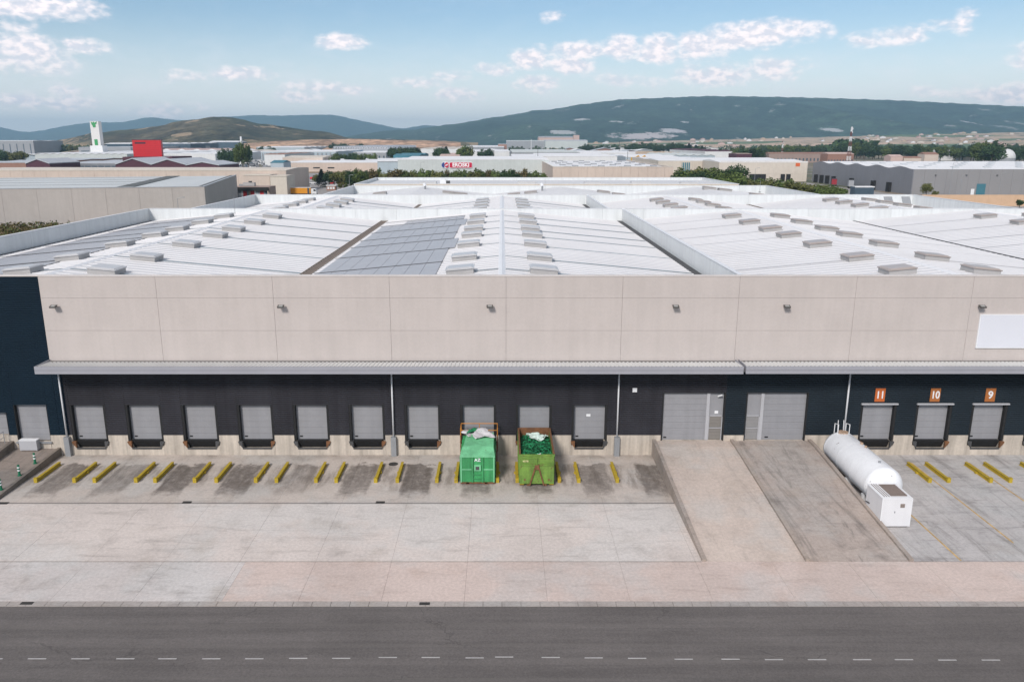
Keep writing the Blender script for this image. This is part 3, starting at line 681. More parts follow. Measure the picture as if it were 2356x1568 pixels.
# green and white posts
gp0 = {}
for i, (Y, lab) in enumerate(((-2.7, 'nearest to the navy wall'), (-4.7, 'middle one of the three on the ramp edge'), (-6.9, 'nearest to the left edge of the photo'))):
    t_ = thing('marker_post', 'green post with white bands, ' + lab, 'post', (-34.66, Y, lrz(Y, .52) + .02), group='green and white marker posts')
    MB().tube((0, 0, 0), (0, 0, .05), .14, n=12).build('foot', M_gpost, t_); MB().tube((0, 0, .051), (0, 0, .82), .085, .075, n=12).build('post', M_gpost, t_, smooth=False)
    for zz_ in (.36, .58): MB().tube((0, 0, zz_), (0, 0, zz_ + .10), .092, n=12).build('band', M_wht, t_)

# ---- mint green compactor container
cp = thing('waste_compactor', 'mint green closed waste compactor docked with a rusty orange railing behind it', 'compactor', (-1.73, 0, 0))
W_ = 1.2
MB().hexa([(-W_, -5.45, .16), (W_, -5.45, .16), (W_, -1.6, .16), (-W_, -1.6, .16)], [(-W_, -5.45, 2.05), (W_, -5.45, 2.05), (W_, -1.6, 2.2), (-W_, -1.6, 2.2)]).build('body', M_lgreen, cp)
MB().hexa([(-W_ - .03, -5.52, 2.052), (W_ + .03, -5.52, 2.052), (W_ - .02, -4.2, 2.12), (-W_ + .02, -4.2, 2.12)], [(-W_ - .03, -5.52, 2.13), (W_ + .03, -5.52, 2.13), (W_ - .1, -4.25, 2.40), (-W_ + .1, -4.25, 2.40)]).build('front_hood', M_lgreen2, cp)
MB().hexa([(-W_ + .12, -4.18, 2.12), (W_ - .06, -4.18, 2.12), (W_ - .06, -1.7, 2.2), (-W_ + .3, -1.7, 2.2)], [(-W_ + .14, -4.18, 2.36), (W_ - .08, -4.18, 2.36), (W_ - .08, -1.7, 2.46), (-W_ + .32, -1.7, 2.46)]).build('lid', M_lgreen2, cp)
for a, b in ((-W_, -W_ + .09), (W_ - .09, W_)): box('front_post', M_lgreen2, cp, a, b, -5.51, -5.452, .16, 2.04)
box('front_beam', M_lgreen2, cp, -W_ + .1, -.42, -5.50, -5.452, 1.08, 1.16); box('front_beam', M_lgreen2, cp, .42, W_ - .1, -5.50, -5.452, 1.08, 1.16)
for a in (-.42, .30): box('rib', M_lgreen, cp, a, a + .12, -5.56, -5.452, .18, 2.03)
for zz_ in (.42, .72): box('rib', M_lgreen, cp, -.29, .29, -5.53, -5.452, zz_, zz_ + .07)
hk = box('hook_box', M_lgreen2, cp, -.24, .24, -5.57, -5.452, 1.05, 1.48); box('hook_hole', M_gutd, hk, -.13, .13, -5.575, -5.571, 1.12, 1.38)
wall_text('AZ', .30, M_wht, cp, 0.0, -5.47, 1.83, 1.1, 'lettering')
for sx in (-.8, .5): box('skid', M_rust, cp, sx, sx + .2, -5.5, -1.6, 0, .159)
box('bottom_rail', M_rust, cp, -W_, W_, -5.50, -5.452, .06, .158)
for sx in (-W_ - .06, W_ + .002):
    for y in (-5.3, -4.5, -3.7, -2.9, -2.1): box('side_rib', M_lgreen, cp, sx, sx + .058, y, y + .1, .2, 2.0)
hp = thing('hopper_frame', 'rusty orange railing and hopper sides between the mint compactor and the dock door', 'railing', (-1.73, 0, 0))
for a in (-1.42, 1.34):
    box('hopper_side', M_rust, hp, a, a + .08, -1.55, -.30, .9, 2.15)
    MB().tube((a + .04, -1.5, 2.15), (a + .04, -1.5, 2.75), .035, n=6).build('post', M_orail, hp); MB().tube((a + .04, -.5, 2.15), (a + .04, -.5, 2.75), .035, n=6).build('post', M_orail, hp)
    MB().tube((a + .04, -1.5, 2.75), (a + .04, -.5, 2.75), .03, n=6).build('rail', M_orail, hp)
for zz_ in (2.2, 2.75): MB().tube((-1.38, -.5, zz_), (1.38, -.5, zz_), .035, n=6).build('rail', M_orail, hp)
MB().tube((0, -.5, 2.2), (0, -.5, 2.75), .03, n=6).build('post', M_orail, hp)
for a in (-1.38, 1.30): box('leg', M_rust, hp, a, a + .08, -1.4, -1.3, 0, .899)
def crumple(sx, sy, amp, seed, n=14):
    r_ = np.random.default_rng(seed); v = []; ph = r_.uniform(0, 6.28, 8)
    for j in range(n + 1):
        for i in range(n + 1):
            x_, y_ = (i / n - .5) * sx, (j / n - .5) * sy
            rr = 1 - .22 * math.sin(3 * math.atan2(y_ + 1e-6, x_) + ph[0])
            zc = amp * (math.sin(x_ * 4 / sx + ph[1]) * math.sin(y_ * 5 / sy + ph[2]) + .5 * math.sin(x_ * 11 / sx + ph[3]) * math.cos(y_ * 9 / sy + ph[4])) + r_.normal(0, amp * .12)
            v.append((x_ * rr, y_ * rr, zc))
    f_ = [(j * (n + 1) + i, j * (n + 1) + i + 1, (j + 1) * (n + 1) + i + 1, (j + 1) * (n + 1) + i) for j in range(n) for i in range(n)]
    m = MB().add(v, f_); return m
def sheet(x_, y_, z_, sx, sy, m, lab, seed, amp=.10, rz=0, tilt=0):
    mb = crumple(sx, sy, amp, seed); n = len(mb.v); mb.v += [(a, b, c_ - .03) for a, b, c_ in mb.v]; mb.f += [tuple(i + n for i in f_[::-1]) for f_ in mb.f]
    k = 15; rim = [i for i in range(k)] + [i * k + k - 1 for i in range(1, k)] + [k * (k - 1) + i for i in range(k - 2, -1, -1)] + [i * k for i in range(k - 2, 0, -1)]
    mb.f += [(rim[i], rim[i] + n, rim[(i + 1) % len(rim)] + n, rim[(i + 1) % len(rim)]) for i in range(len(rim))]
    o = mb.build('plastic_sheet', m, None, smooth=True, loc=(x_, y_, z_), rz=rz); o.rotation_euler = (tilt, 0, rz); return tag(o, lab, 'sheet')
M_white_sh = mat('white_plastic', (.55, .53, .54), .6, var=.15, scale=3)
sheet(-1.45, -2.35, 2.66, 1.3, 1.2, M_white_sh, 'white crumpled plastic sheet hanging over the mint compactor lid', 3, .09, .3, .18)
sheet(-2.42, -1.9, 2.55, .9, .8, M_white_sh, 'small white plastic scrap at the left corner of the mint compactor', 5, .08, .8, .1)
sheet(-1.95, -1.75, 2.66, 1.3, .7, M_net2, 'bright green plastic wrap bunched behind the white sheet on the compactor', 9, .12, .1, .05)
# ---- open yellow green container
oc = thing('open_container', 'yellow green open top hook lift container with rusty rims, filled with green netting', 'container', (2.45, 0, 0))
W_, ya, yb, zt = 1.2, -5.8, -.45, 2.28
MB().box(-W_, W_, ya, ya + .06, .18, zt).build('front_wall', M_ygreen, oc); MB().box(-W_, -W_ + .06, ya + .061, yb, .18, zt).build('side_wall', M_ygreen, oc); MB().box(W_ - .06, W_, ya + .061, yb, .18, zt).build('side_wall', M_ygreen, oc)
MB().box(-W_ + .061, W_ - .061, yb - .06, yb, .18, zt + .12).build('back_wall', M_rust, oc); box('floor', M_rust, oc, -W_ + .061, W_ - .061, ya + .061, yb - .061, .18, .24)
for a in (-W_ - .05, W_ - .07): box('top_rim', M_rust, oc, a, a + .12, ya + .12, yb, zt + .001, zt + .09)
box('top_rim', M_ygreen, oc, -W_ - .05, W_ + .05, ya - .05, ya + .10, zt + .001, zt + .09)
for a in (-W_ - .06, W_ + .001):
    for k in range(8): box('side_rib', M_ygreen, oc, a, a + .059, ya + .25 + k * .68, ya + .35 + k * .68, .2, zt)
for zz_ in (1.55, 1.72, 2.1): box('front_rib', M_ygreen, oc, -W_ + .02, W_ - .02, ya - .05, ya - .001, zz_, zz_ + .05)
for s_ in (-1, 1):
    MB().hexa([(s_ * .50 - .05, ya - .10, .1), (s_ * .50 + .05, ya - .10, .1), (s_ * .50 + .05, ya - .03, .1), (s_ * .50 - .05, ya - .03, .1)],
              [(s_ * .10 - .05, ya - .12, 1.5), (s_ * .10 + .05, ya - .12, 1.5), (s_ * .10 + .05, ya - .05, 1.5), (s_ * .10 - .05, ya - .05, 1.5)]).build('hook_brace', M_rust, oc)
    box('corner_mark', M_rust, oc, s_ * .85 - .06, s_ * .85 + .06, ya - .01, ya - .001, .42, .55)
box('hook_plate', M_rust, oc, -.15, .15, ya - .14, ya - .052, 1.3, 1.62); MB().tube((0, ya - .10, 1.62), (0, ya - .06, 2.2), .03, n=6).build('hook_bar', M_ygreen, oc)
wall_text('4078', .17, mat('faded_yellow_paint', (.62, .60, .30), .7), oc, -.80, ya - .055, 1.90, 1.2, 'lettering')
for sx in (-.7, .5): box('skid', M_rust, oc, sx, sx + .2, ya + .05, yb - .1, 0, .179)
for s_ in (-1, 1): MB().tube((s_ * 1.05 - .15, ya + .2, .17), (s_ * 1.05 + .15, ya + .2, .17), .16, n=12).build('roller', M_yel, oc)
# contents: heap of netting strips
hv = MB(); nn_ = 26
for j in range(nn_ + 1):
    for i in range(nn_ // 2 + 1):
        x_ = -1.13 + 2.26 * i / (nn_ // 2); y_ = ya + .07 + (yb - ya - .14) * j / nn_
        hv.v.append((x_, y_, 1.80 + .22 * math.sin(j / nn_ * 3.1) + .10 * math.sin(x_ * 3 + j * .6) + rng.normal(0, .06) - .25 * abs(x_) ** 3 / 1.4))
k = nn_ // 2 + 1; hv.f += [(j * k + i, j * k + i + 1, (j + 1) * k + i + 1, (j + 1) * k + i) for j in range(nn_) for i in range(nn_ // 2)]
heap = hv.build('netting_heap', M_net, None, loc=(2.45, 0, 0)); tag(heap, 'heap of dark green plastic netting filling the open container', 'netting'); heap['kind'] = 'stuff'
sm = [MB(), MB()]
for i in range(700):
    x_, y_ = rng.uniform(-1.05, 1.05), rng.uniform(ya + .15, yb - .2); zc = 1.86 + .22 * math.sin((y_ - ya) / (yb - ya) * 3.1) - .2 * abs(x_) ** 3; a = rng.uniform(0, 6.28); l = rng.uniform(.12, .34); wd = rng.uniform(.02, .06)
    dx, dy = math.cos(a) * l, math.sin(a) * l; nx, ny = -math.sin(a) * wd, math.cos(a) * wd; b0, b1, b2 = rng.uniform(-.05, .14, 3)
    sm[i % 2].add([(x_ - dx, y_ - dy, zc + b0), (x_ + nx, y_ + ny, zc + b1 + .04), (x_ + dx, y_ + dy, zc + b2), (x_ - nx, y_ - ny, zc + b1)], [(0, 1, 2, 3), (3, 2, 1, 0)][:1])
for q, m_ in zip(sm, (M_net, M_net2)): q.build('netting_strips', m_, heap, kind='stuff')
M_foam = mat('white_scrap', (.55, .66, .60), .7, var=.3, scale=6)
sheet(2.25, -1.35, 2.22, .95, .42, M_foam, 'white shredded scrap near the back wall of the open container', 21, .09, .25)
sheet(2.65, -2.15, 2.28, 1.0, .75, M_foam, 'largest white shredded scrap lying on the green netting', 22, .10, .1)
sheet(3.15, -1.75, 2.20, .6, .35, M_foam, 'thin white scrap by the right rim of the open container', 23, .07, .6)
sheet(2.62, -5.62, 2.34, .24, .22, M_white_sh, 'small white scrap behind the front rim of the open container', 24, .04, .2)

# ---- white tank with cabinet
tk = thing('storage_tank', 'large white horizontal cylindrical tank with railings at its far end, beside the ramp', 'tank', (25.35, -5.4, 0))
tk.rotation_euler = (0, 0, R(.8)); tk.scale = (1.05, 1, 1.05)
prof = [(-3.95, 0.02), (-3.93, .5), (-3.82, .86), (-3.62, 1.10), (-3.4, 1.19), (-3.3, 1.2), (3.3, 1.2), (3.55, 1.15), (3.8, .86), (3.92, .5), (3.95, .02)]
tb = MB(); S = 40
for (yy, r_) in prof: tb.v += [(r_ * math.cos(2 * math.pi * i / S), yy, 1.33 + r_ * math.sin(2 * math.pi * i / S)) for i in range(S)]
for j in range(len(prof) - 1): tb.f += [(j * S + i, (j + 1) * S + i, (j + 1) * S + (i + 1) % S, j * S + (i + 1) % S) for i in range(S)]
tb.build('shell', M_tank, tk, smooth=True)
for yy in (-3.3, -1.1, 1.1, 3.3):
    rb = MB(); rb.v = [(r_ * math.cos(2 * math.pi * i / S), y_, 1.33 + r_ * math.sin(2 * math.pi * i / S)) for (y_, r_) in ((yy - .02, 1.198), (yy - .02, 1.205), (yy + .02, 1.205), (yy + .02, 1.198)) for i in range(S)]
    for j in range(3): rb.f += [(j * S + i, (j + 1) * S + i, (j + 1) * S + (i + 1) % S, j * S + (i + 1) % S) for i in range(S)]
    rb.build('weld_band', M_tank, tk, smooth=True)
for yy in (-2.6, 0, 2.6): box('saddle', M_wht, tk, -.95, .95, yy - .12, yy + .12, 0, .45)
M_stain = mat('rust_stained_white', (.40, .28, .20), .7, var=.4, scale=4)
for (yy, r_) in ((3.2, .34), (1.0, .10), (.35, .08)):
    mf = MB().tube((.0 if r_ > .2 else .35, yy, 2.44), (.0 if r_ > .2 else .38, yy, 2.60), r_, n=14).build('manhole' if r_ > .2 else 'nozzle', M_stain, tk)
MB().tube((.0, -2.5, 2.5), (0, -2.5, 2.62), .09, n=10).build('nozzle', M_gal, tk)
for sx in (-.42, .38):
    MB().tube((sx, 3.1, 2.4), (sx, 3.1, 3.15), .028, n=6).build('rail_post', M_wht, tk); MB().tube((sx, 3.7, 2.1), (sx, 3.7, 3.05), .028, n=6).build('rail_post', M_wht, tk)
    MB().tube((sx, 3.1, 3.15), (sx, 3.7, 3.05), .028, n=6).build('rail', M_wht, tk)
MB().tube((-.1, 3.75, 1.0), (-.1, 3.95, 3.2), .025, n=6).build('ladder_rail', M_wht, tk); MB().tube((.3, 3.75, 1.0), (.3, 3.95, 3.2), .025, n=6).build('ladder_rail', M_wht, tk)
cb = thing('pump_cabinet', 'white box shaped cabinet with a dark grille on top in front of the white tank', 'cabinet', (24.72, -11.0, 0))
box('body', M_box, cb, -.92, .92, -1.0, 1.15, .08, 1.93); box('plinth', M_gutd, cb, -.85, .85, -.93, 1.1, 0, .079)
for a in (-.95, .89): box('corner_trim', M_wht, cb, a, a + .06, -1.03, -1.001, .08, 1.93)
box('top_frame', M_wht, cb, -.95, .95, -1.03, -.86, 1.931, 2.0); box('top_frame', M_wht, cb, -.95, -.30, -.85, 1.17, 1.931, 2.0); box('top_frame', M_wht, cb, .82, .95, -.85, 1.17, 1.931, 2.0)
gl = box('roof_grille', M_lou, cb, -.29, .81, -.55, 1.17, 1.931, 1.965)
for k in range(9): box('louvre', M_lou, gl, -.29, .81, -.5 + k * .185, -.42 + k * .185, 1.967, 1.985)
for xx in (-.75, -.60, -.45): box('roof_slot', M_lou, cb, xx, xx + .05, -.8, 1.1, 2.001, 2.012)
vn = box('vent', mat('vent_brown', (.30, .25, .22), .6), cb, .22, .50, -1.02, -1.002, 1.36, 1.62)
for k in range(4): box('vent_slat', M_lou, vn, .24, .48, -1.03, -1.021, 1.39 + k * .055, 1.41 + k * .055)
pd = box('door', M_box, cb, -.84, -.02, -1.012, -1.001, .2, 1.85); box('latch', M_gal, pd, -.12, -.06, -1.03, -1.013, 1.0, 1.12)
MB().tube((-.93, .6, .9), (-1.02, .9, .9), .04, n=8).build('hose_stub', M_gutd, cb)
pu.scale = (.62, .62, .62)
print('near part done', len(bpy.data.objects))
# ================================================================== TERRAIN
def terr_mat(name, base, base2, field=None, fscale=.002, clear=None, clear_amt=.0, quarry=None):
    m, g, b = new_mat(name, .95, spec=.1); p = g.pos(); px, py, pz = g.sep(p)[:3]
    c = g.mix(g.ss(g.noise(p, .0016, 7, .65), .38, .62), base, base2)
    k = g.m('MULTIPLY', g.ss(g.noise(p, .009, 7, .8), .3, .7, .35, 1.7), g.ss(g.noise(p, .05, 4, .7), .35, .65, .6, 1.4)); c = g.mix(1.0, c, g.comb(k, k, k), 'MULTIPLY')
    if clear:
        n1 = g.noise(g.vm('MULTIPLY', p, (1, .6, 2.5)), .0042, 7, .72, .6)
        c = g.mix(g.ss(n1, .625 - clear_amt, .655 - clear_amt), c, clear)
    if field:
        vs = g.sep(g.vor(g.vm('MULTIPLY', g.vm('ADD', p, g.vm('MULTIPLY', g.comb(g.noise(p, .003, 3), g.noise(p, .002, 3), 0.0), (120, 200, 0))), (.5, 1, 0)), fscale))
        f = g.mix(g.ss(vs[0], .3, .32), field[0], field[1]); f = g.mix(g.ss(vs[1], .66, .68), f, field[2])
        f = g.mix(g.ss(g.noise(p, .012, 5, .7), .56, .60), f, (.045, .06, .03))
        hi = field[3]; c = g.mix(g.ss(g.m('ADD', pz, g.m('MULTIPLY', g.noise(p, .004, 5, .6), hi * .9)), hi * 1.15, hi * .75), c, f)
    for q in (quarry or []):
        (qx, qy, sx, sy, col) = q
        d = g.m('ADD', g.m('POWER', g.m('ABSOLUTE', g.m('MULTIPLY_ADD', px, 1 / sx, -qx / sx)), 2.0), g.m('POWER', g.m('ABSOLUTE', g.m('MULTIPLY_ADD', pz, 1 / sy, -qy / sy)), 2.0))
        d = g.m('ADD', d, g.m('MULTIPLY', g.m('SUBTRACT', g.noise(g.vm('MULTIPLY', p, (1, .4, 4)), .008, 8, .8), .5), 8.5))
        c = g.mix(g.ss(d, .9, .5), c, col)
    g.put(b.inputs['Base Color'], c); return m
def terrain(name, pts, D, D0, m, nu=260, ns=34, rough=.10, power=1.35, seed=0, back=1.3, z0=-6):
    r_ = np.random.default_rng(seed); us = np.array([p[0] for p in pts]); vs = np.array([p[1] for p in pts])
    X = (np.linspace(us[0], us[-1], nu) - UV) / 1889.0; H = (HV - np.interp(np.linspace(us[0], us[-1], nu), us, vs)) * D / 1889.0 + CAM_Z
    ker = np.ones(5) / 5; H = np.convolve(np.pad(H, 2, mode='edge'), ker, 'valid')
    ph = r_.uniform(0, 6.28, 40); v = []; t = np.linspace(0, back, ns)
    xw = X * D
    det = sum(np.sin(xw * (2 * math.pi / L) + ph[i]) * L for i, L in enumerate((170, 95, 61, 33))) * .012
    H = H + det * np.clip(H / 120, .1, 1) * .8
    for j, s in enumerate(t):
        dist = D0 + (D - D0) * s
        prof = min(s, 1.0) ** power if s <= 1 else max(0, 1 - (s - 1) * 2.2)
        n = np.zeros(nu)
        for i in range(14):
            L = (D - D0) * .9 / (1.5 ** i) + 40
            n += np.sin(X * dist * 2 * math.pi / L * (1 + .3 * math.sin(i)) + s * (D - D0) * 2 * math.pi / (L * 1.7) + ph[i]) * .6 ** i
        z = z0 + (H - z0) * prof + n * rough * H * (math.sin(math.pi * min(s, 1.0)) ** .8) * .5
        lim = CAM_Z + (H - CAM_Z) * dist / D - .5
        if s < 1: z = np.minimum(z, np.maximum(lim, z0 + 1))
        v += [(X[i] * dist, CAM_Y + dist, z[i]) for i in range(nu)]
    f = [(j * nu + i, j * nu + i + 1, (j + 1) * nu + i + 1, (j + 1) * nu + i) for j in range(ns - 1) for i in range(nu - 1)]
    return MB().add(v, f).build(name, m, None, smooth=True, kind='structure')
DB, DM, DH = 10500.0, 6400.0, 2600.0
M_blue = terr_mat('far_forest', (.020, .042, .030), (.035, .055, .035), clear=(.12, .12, .10), clear_amt=-.01)
def mz(u, v, D): return (u - UV) * D / 1889, CAM_Z + (HV - v) * D / 1889
qs = []
for (u, v, hw, hh, D_, col) in ((1440, 312, 70, 7, 5200, (.42, .38, .37)), (1500, 303, 30, 5, 5400, (.42, .40, .40)), (1282, 306, 26, 4, 5400, (.36, .36, .35)), (1325, 279, 16, 2.5, 5900, (.36, .36, .35)), (1385, 285, 16, 2.5, 5900, (.36, .36, .35)),
        (1535, 286, 9, 4, 5800, (.36, .36, .35)), (1840, 300, 22, 4, 5400, (.36, .36, .35)), (2150, 285, 6, 7, 5900, (.36, .36, .35)), (2085, 292, 12, 2, 5700, (.2, .2, .18))):
    a, b = mz(u, v, D_); qs.append((a, b, hw * D_ / 1889, hh * D_ / 1889, col))
M_mtn = terr_mat('mountain_forest', (.018, .036, .024), (.034, .058, .034), clear=(.20, .21, .19), clear_amt=.008, quarry=qs)
M_hill = terr_mat('scrub_hill', (.028, .038, .020), (.085, .070, .042), field=((.36, .26, .17), (.30, .22, .13), (.13, .11, .06), 38.0), fscale=.004, clear=(.30, .22, .14), clear_amt=.075)
M_farm = terr_mat('farmland', (.30, .23, .15), (.20, .17, .11), field=((.50, .36, .26), (.44, .33, .23), (.12, .16, .07), 400.0), fscale=.0035)
terrain('blue_mountains', [(-500,300),(-300,280),(-120,291),(0,288),(12,293),(60,303),(100,299),(150,289),(210,281),(290,280),(350,268),(400,274),(440,276),(500,268),(540,268),(590,264),
        (640,266),(700,263.5),(775,263.5),(810,272),(870,284),(925,296),(960,289),(990,286),(1015,291),(1080,300),(1200,312),(1500,318)], DB, 8200, M_blue, seed=3, rough=.12)
terrain('mountain', [(770,322),(800,312),(850,305),(905,297.5),(950,298),(1000,290),(1075,281),(1120,272),(1178,264.7),(1233,254),(1270,253),(1320,243.5),(1420,231),(1500,228),(1620,223.5),(1767,225),(1900,228),
        (2060,233),(2200,240),(2356,247),(2600,262),(2900,285),(3200,310)], DM, 4300, M_mtn, seed=5, rough=.16, nu=420, ns=44, power=1.0)
terrain('scrub_hill', [(60,330),(155,318),(210,305),(300,297),(375,288),(400,282),(440,275),(480,270),(510,268),(560,274),(600,283),(650,290),(700,297),(740,300),(775,308),(800,316),(880,318.5),(960,320),(1020,322),(1100,326)],
        DH, 1950, M_hill, seed=8, rough=.14, nu=300, ns=36, power=.9)
terrain('farmland', [(1180,330),(1350,326),(1500,322),(1700,318),(1800,315),(1900,313),(2050,308),(2200,305),(2350,302),(2600,300),(2900,308)], 4250, 2300, M_farm, seed=11, rough=.05, nu=200, ns=24, power=1.1)
X0, Y0_ = P(730, 332)
terrain('farmland', [(560,326),(640,321),(690,318),(760,316),(900,318.5),(990,321),(1060,324)], 1950, 1500, terr_mat('ploughed_field', (.44, .28, .19), (.36, .24, .16)), seed=12, rough=.03, nu=80, ns=12, z0=-2)

# ---- local ground patches (each a few mm above the sheet below)
M_lot = concrete('lot_paving', (.30, .28, .27), dirt=.4)
M_dry = mat('dry_grass', (.22, .15, .085), .95, var=.3, scale=.1, fine=1.0)
def patch(name, m, pts, z): MB().add([(*P(u, v), z) for u, v in pts], [tuple(range(len(pts)))]).build(name, m, kind='structure')
patch('car_park', M_lot, [(655, 448), (860, 448), (850, 410), (780, 400), (740, 396), (655, 396)], -.12)
patch('service_road', M_lot, [(1560, 470), (2356, 500), (2356, 452), (2080, 447), (1860, 418), (1650, 412)], -.12)
patch('dry_verge', M_dry, [(-300, 600), (300, 600), (300, 508), (-300, 508)], -.124)
patch('dry_verge', M_dry, [(655, 396), (1260, 416), (1260, 392), (655, 389)], -.128)
# low dry bushes on the verge at the left
# ================================================================== TREES
def crown_mesh(name, seed, m, n=1500, clumps=26, cone=False, flat=1.0, leaf=.085):
    r_ = np.random.default_rng(seed); cs = []
    for i in range(clumps):
        if cone: h = r_.uniform(.05, .98); rr = (1 - h) * .34; a = r_.uniform(0, 6.28); cs.append((rr * math.cos(a), rr * math.sin(a), h, .05 + (1 - h) * .14))
        else:
            d = r_.normal(size=3); d /= np.linalg.norm(d); q = r_.uniform(.45, 1.0)
            cs.append((d[0] * .33 * q, d[1] * .33 * q, .60 + d[2] * .31 * q * flat, r_.uniform(.10, .19)))
    cs = np.array(cs); k = r_.integers(0, clumps, n); d = r_.normal(size=(n, 3)); d /= np.linalg.norm(d, axis=1)[:, None]
    P_ = cs[k, :3] + d * cs[k, 3:4] * r_.uniform(.55, 1.05, (n, 1))
    a = r_.normal(size=(n, 3)); a /= np.linalg.norm(a, axis=1)[:, None]; b = np.cross(a, d + .3 * r_.normal(size=(n, 3))); b /= np.linalg.norm(b, axis=1)[:, None] + 1e-9
    s = r_.uniform(.6, 1.2, (n, 1)) * leaf * .5; V = np.stack([P_ - a * s, P_ - b * s * .7, P_ + a * s, P_ + b * s * .7], 1).reshape(-1, 3)
    me = bpy.data.meshes.new(name); me.from_pydata(V.tolist(), [], np.arange(n * 4).reshape(-1, 4).tolist()); me.materials.append(m); return me
def trunk_mesh(seed, cone=False):
    r_ = random.Random(seed); m = MB().tube((0, 0, 0), (.01, 0, .45), .028, .018, 7); 
    if cone: m.tube((.01, 0, .45), (0, 0, .9), .018, .004, 6)
    else:
        for i in range(5):
            a = i * 1.257 + r_.random(); m.tube((.01, 0, .34 + .03 * i), (.22 * math.cos(a), .22 * math.sin(a), .60 + .05 * (i % 3)), .013, .005, 5)
    return m.mesh('trunk', M_trunk)
crowns = {}
for mi, lab in enumerate(('mid', 'dark', 'olive', 'brown')):
    for s_ in range(3): crowns[(mi, s_)] = crown_mesh('crown', 100 + mi * 7 + s_, M_leaf[mi], flat=(1.0, .85, 1.15)[s_])
for s_ in range(2): crowns[(4, s_)] = crown_mesh('crown', 300 + s_, M_leaf[4], cone=True, n=1300, clumps=60)
for mi in (0, 1, 2): crowns[(mi, 9)] = crown_mesh('crown', 400 + mi, M_leaf[mi], n=2600, clumps=46, leaf=.065)
trunks = [trunk_mesh(i) for i in range(3)] + [trunk_mesh(9, True)]
def tree(x_, y_, h, kind, label, group=None, wide=1.0, var=None, nm='tree'):
    s_ = (random.randrange(3) if kind < 4 else random.randrange(2)) if var is None else var
    t = thing(nm, label, 'tree' if nm != 'bush' else 'bush', (x_, y_, -.14), random.uniform(0, 6.28), group); t.scale = (h * wide, h * wide, h)
    link('trunk', trunks[3] if kind == 4 else trunks[s_ % 3], t); link('crown', crowns[(kind, s_)], t); return t
KN = ['mid green bushy tree', 'dark green dense tree', 'olive green tree', 'brownish turning tree', 'dark conifer']
def uvtree(u, vt, z, kind, label, **kw):
    Z = CAM_Z - (vt - HV) * z / 1889.0; D = (z - CAM_Z * .243) / .97; return tree((u - UV) * z / F, D + CAM_Y, max(1.5, Z / .97), kind, label, **kw)
def row(u0, u1, z0, z1, n, vt0, vt1, kinds, group, what, wide=(.8, 1.1)):
    for i in range(n):
        t = (i + random.uniform(.2, .8)) / n; k = random.choice(kinds)
        uvtree(u0 + (u1 - u0) * t, vt0 + (vt1 - vt0) * t + random.uniform(-3, 4), z0 + (z1 - z0) * t + random.uniform(-12, 12), k, KN[k] + ' ' + what, group=group, wide=random.uniform(*wide))
A_ = 'trees in front of the red lettered store'
row(800, 1242, 395, 385, 34, 388, 388, (0, 0, 2, 3, 1), A_, 'in the row before the long grey store wall', (.75, 1.0))
row(790, 1240, 415, 405, 20, 391, 391, (0, 1, 2, 3), A_, 'in the row before the long grey store wall', (.8, 1.0))
row(752, 860, 420, 410, 10, 390, 388, (1, 1, 2), 'dark trees beside the car park', 'in the dense clump beside the car park left of the store')
for (u, vt, z, k, lab) in ((741, 388, 425, 4, 'very dark conifer with a pointed top beside the car park'), (672, 404, 410, 2, 'olive tree at the left corner of the car park'), (688, 416, 400, 2, 'small olive tree between the yellow lorry and the pale wall'),
        (701, 396, 470, 0, 'round green tree beyond the pale parked cars'), (730, 396, 440, 2, 'olive green tree in the middle of the car park'), (784, 416, 400, 2, 'small tree right of the red kiosk'), (797, 420, 395, 0, 'small green tree next to the parapet corner right of the kiosk'),
        (668, 434, 362, 1, 'narrow dark shrub at the left end of the yellow lorry')): uvtree(u, vt, z, k, lab)
B_ = 'trees beyond the peach warehouse'
row(1555, 1700, 345, 335, 14, 394, 396, (0, 1, 0), B_, 'in the dense clump right of the peach warehouse', (1.0, 1.3))
row(1560, 1660, 372, 365, 8, 384, 386, (0, 2), B_, 'in the dense clump right of the peach warehouse', (1.0, 1.3))
uvtree(1690, 376, 345, 1, 'largest round dark tree right of the peach warehouse', wide=1.05, var=9); uvtree(1668, 386, 350, 1, 'dark tree just left of the largest round one', wide=1.0, var=9)
row(1700, 1765, 330, 325, 6, 404, 408, (0, 2), B_, 'low beside the cream dock building', (1.0, 1.3))
row(1765, 1930, 330, 300, 15, 408, 424, (0, 2, 0), 'bushes along the far right roof edge', 'in the hedge before the dock doors of the grey warehouse', (1.1, 1.4))
uvtree(2130, 417, 345, 2, 'pale green tree standing alone before the corner of the grey warehouse', wide=1.0, var=9); uvtree(2150, 436, 340, 2, 'low bush beside the lone pale tree', wide=1.2)
uvtree(2345, 455, 290, 1, 'dark shrub at the right edge in front of the orange wall', wide=1.2)
uvtree(559, 322, 640, 0, 'tallest grey green poplar beyond the crowded truck yard', wide=.55, var=9); uvtree(548, 331, 650, 0, 'poplar on the left of the tallest poplar', wide=.45); uvtree(572, 329, 655, 1, 'poplar on the right of the tallest poplar', wide=.5)
for i in range(5): uvtree(514 + i * 6, 340 + (i % 2) * 2, 760, 1, 'dark tree in the small group left of the poplars', group='small group left of the poplars', wide=.7)
C_ = 'trees among the far industrial sheds'
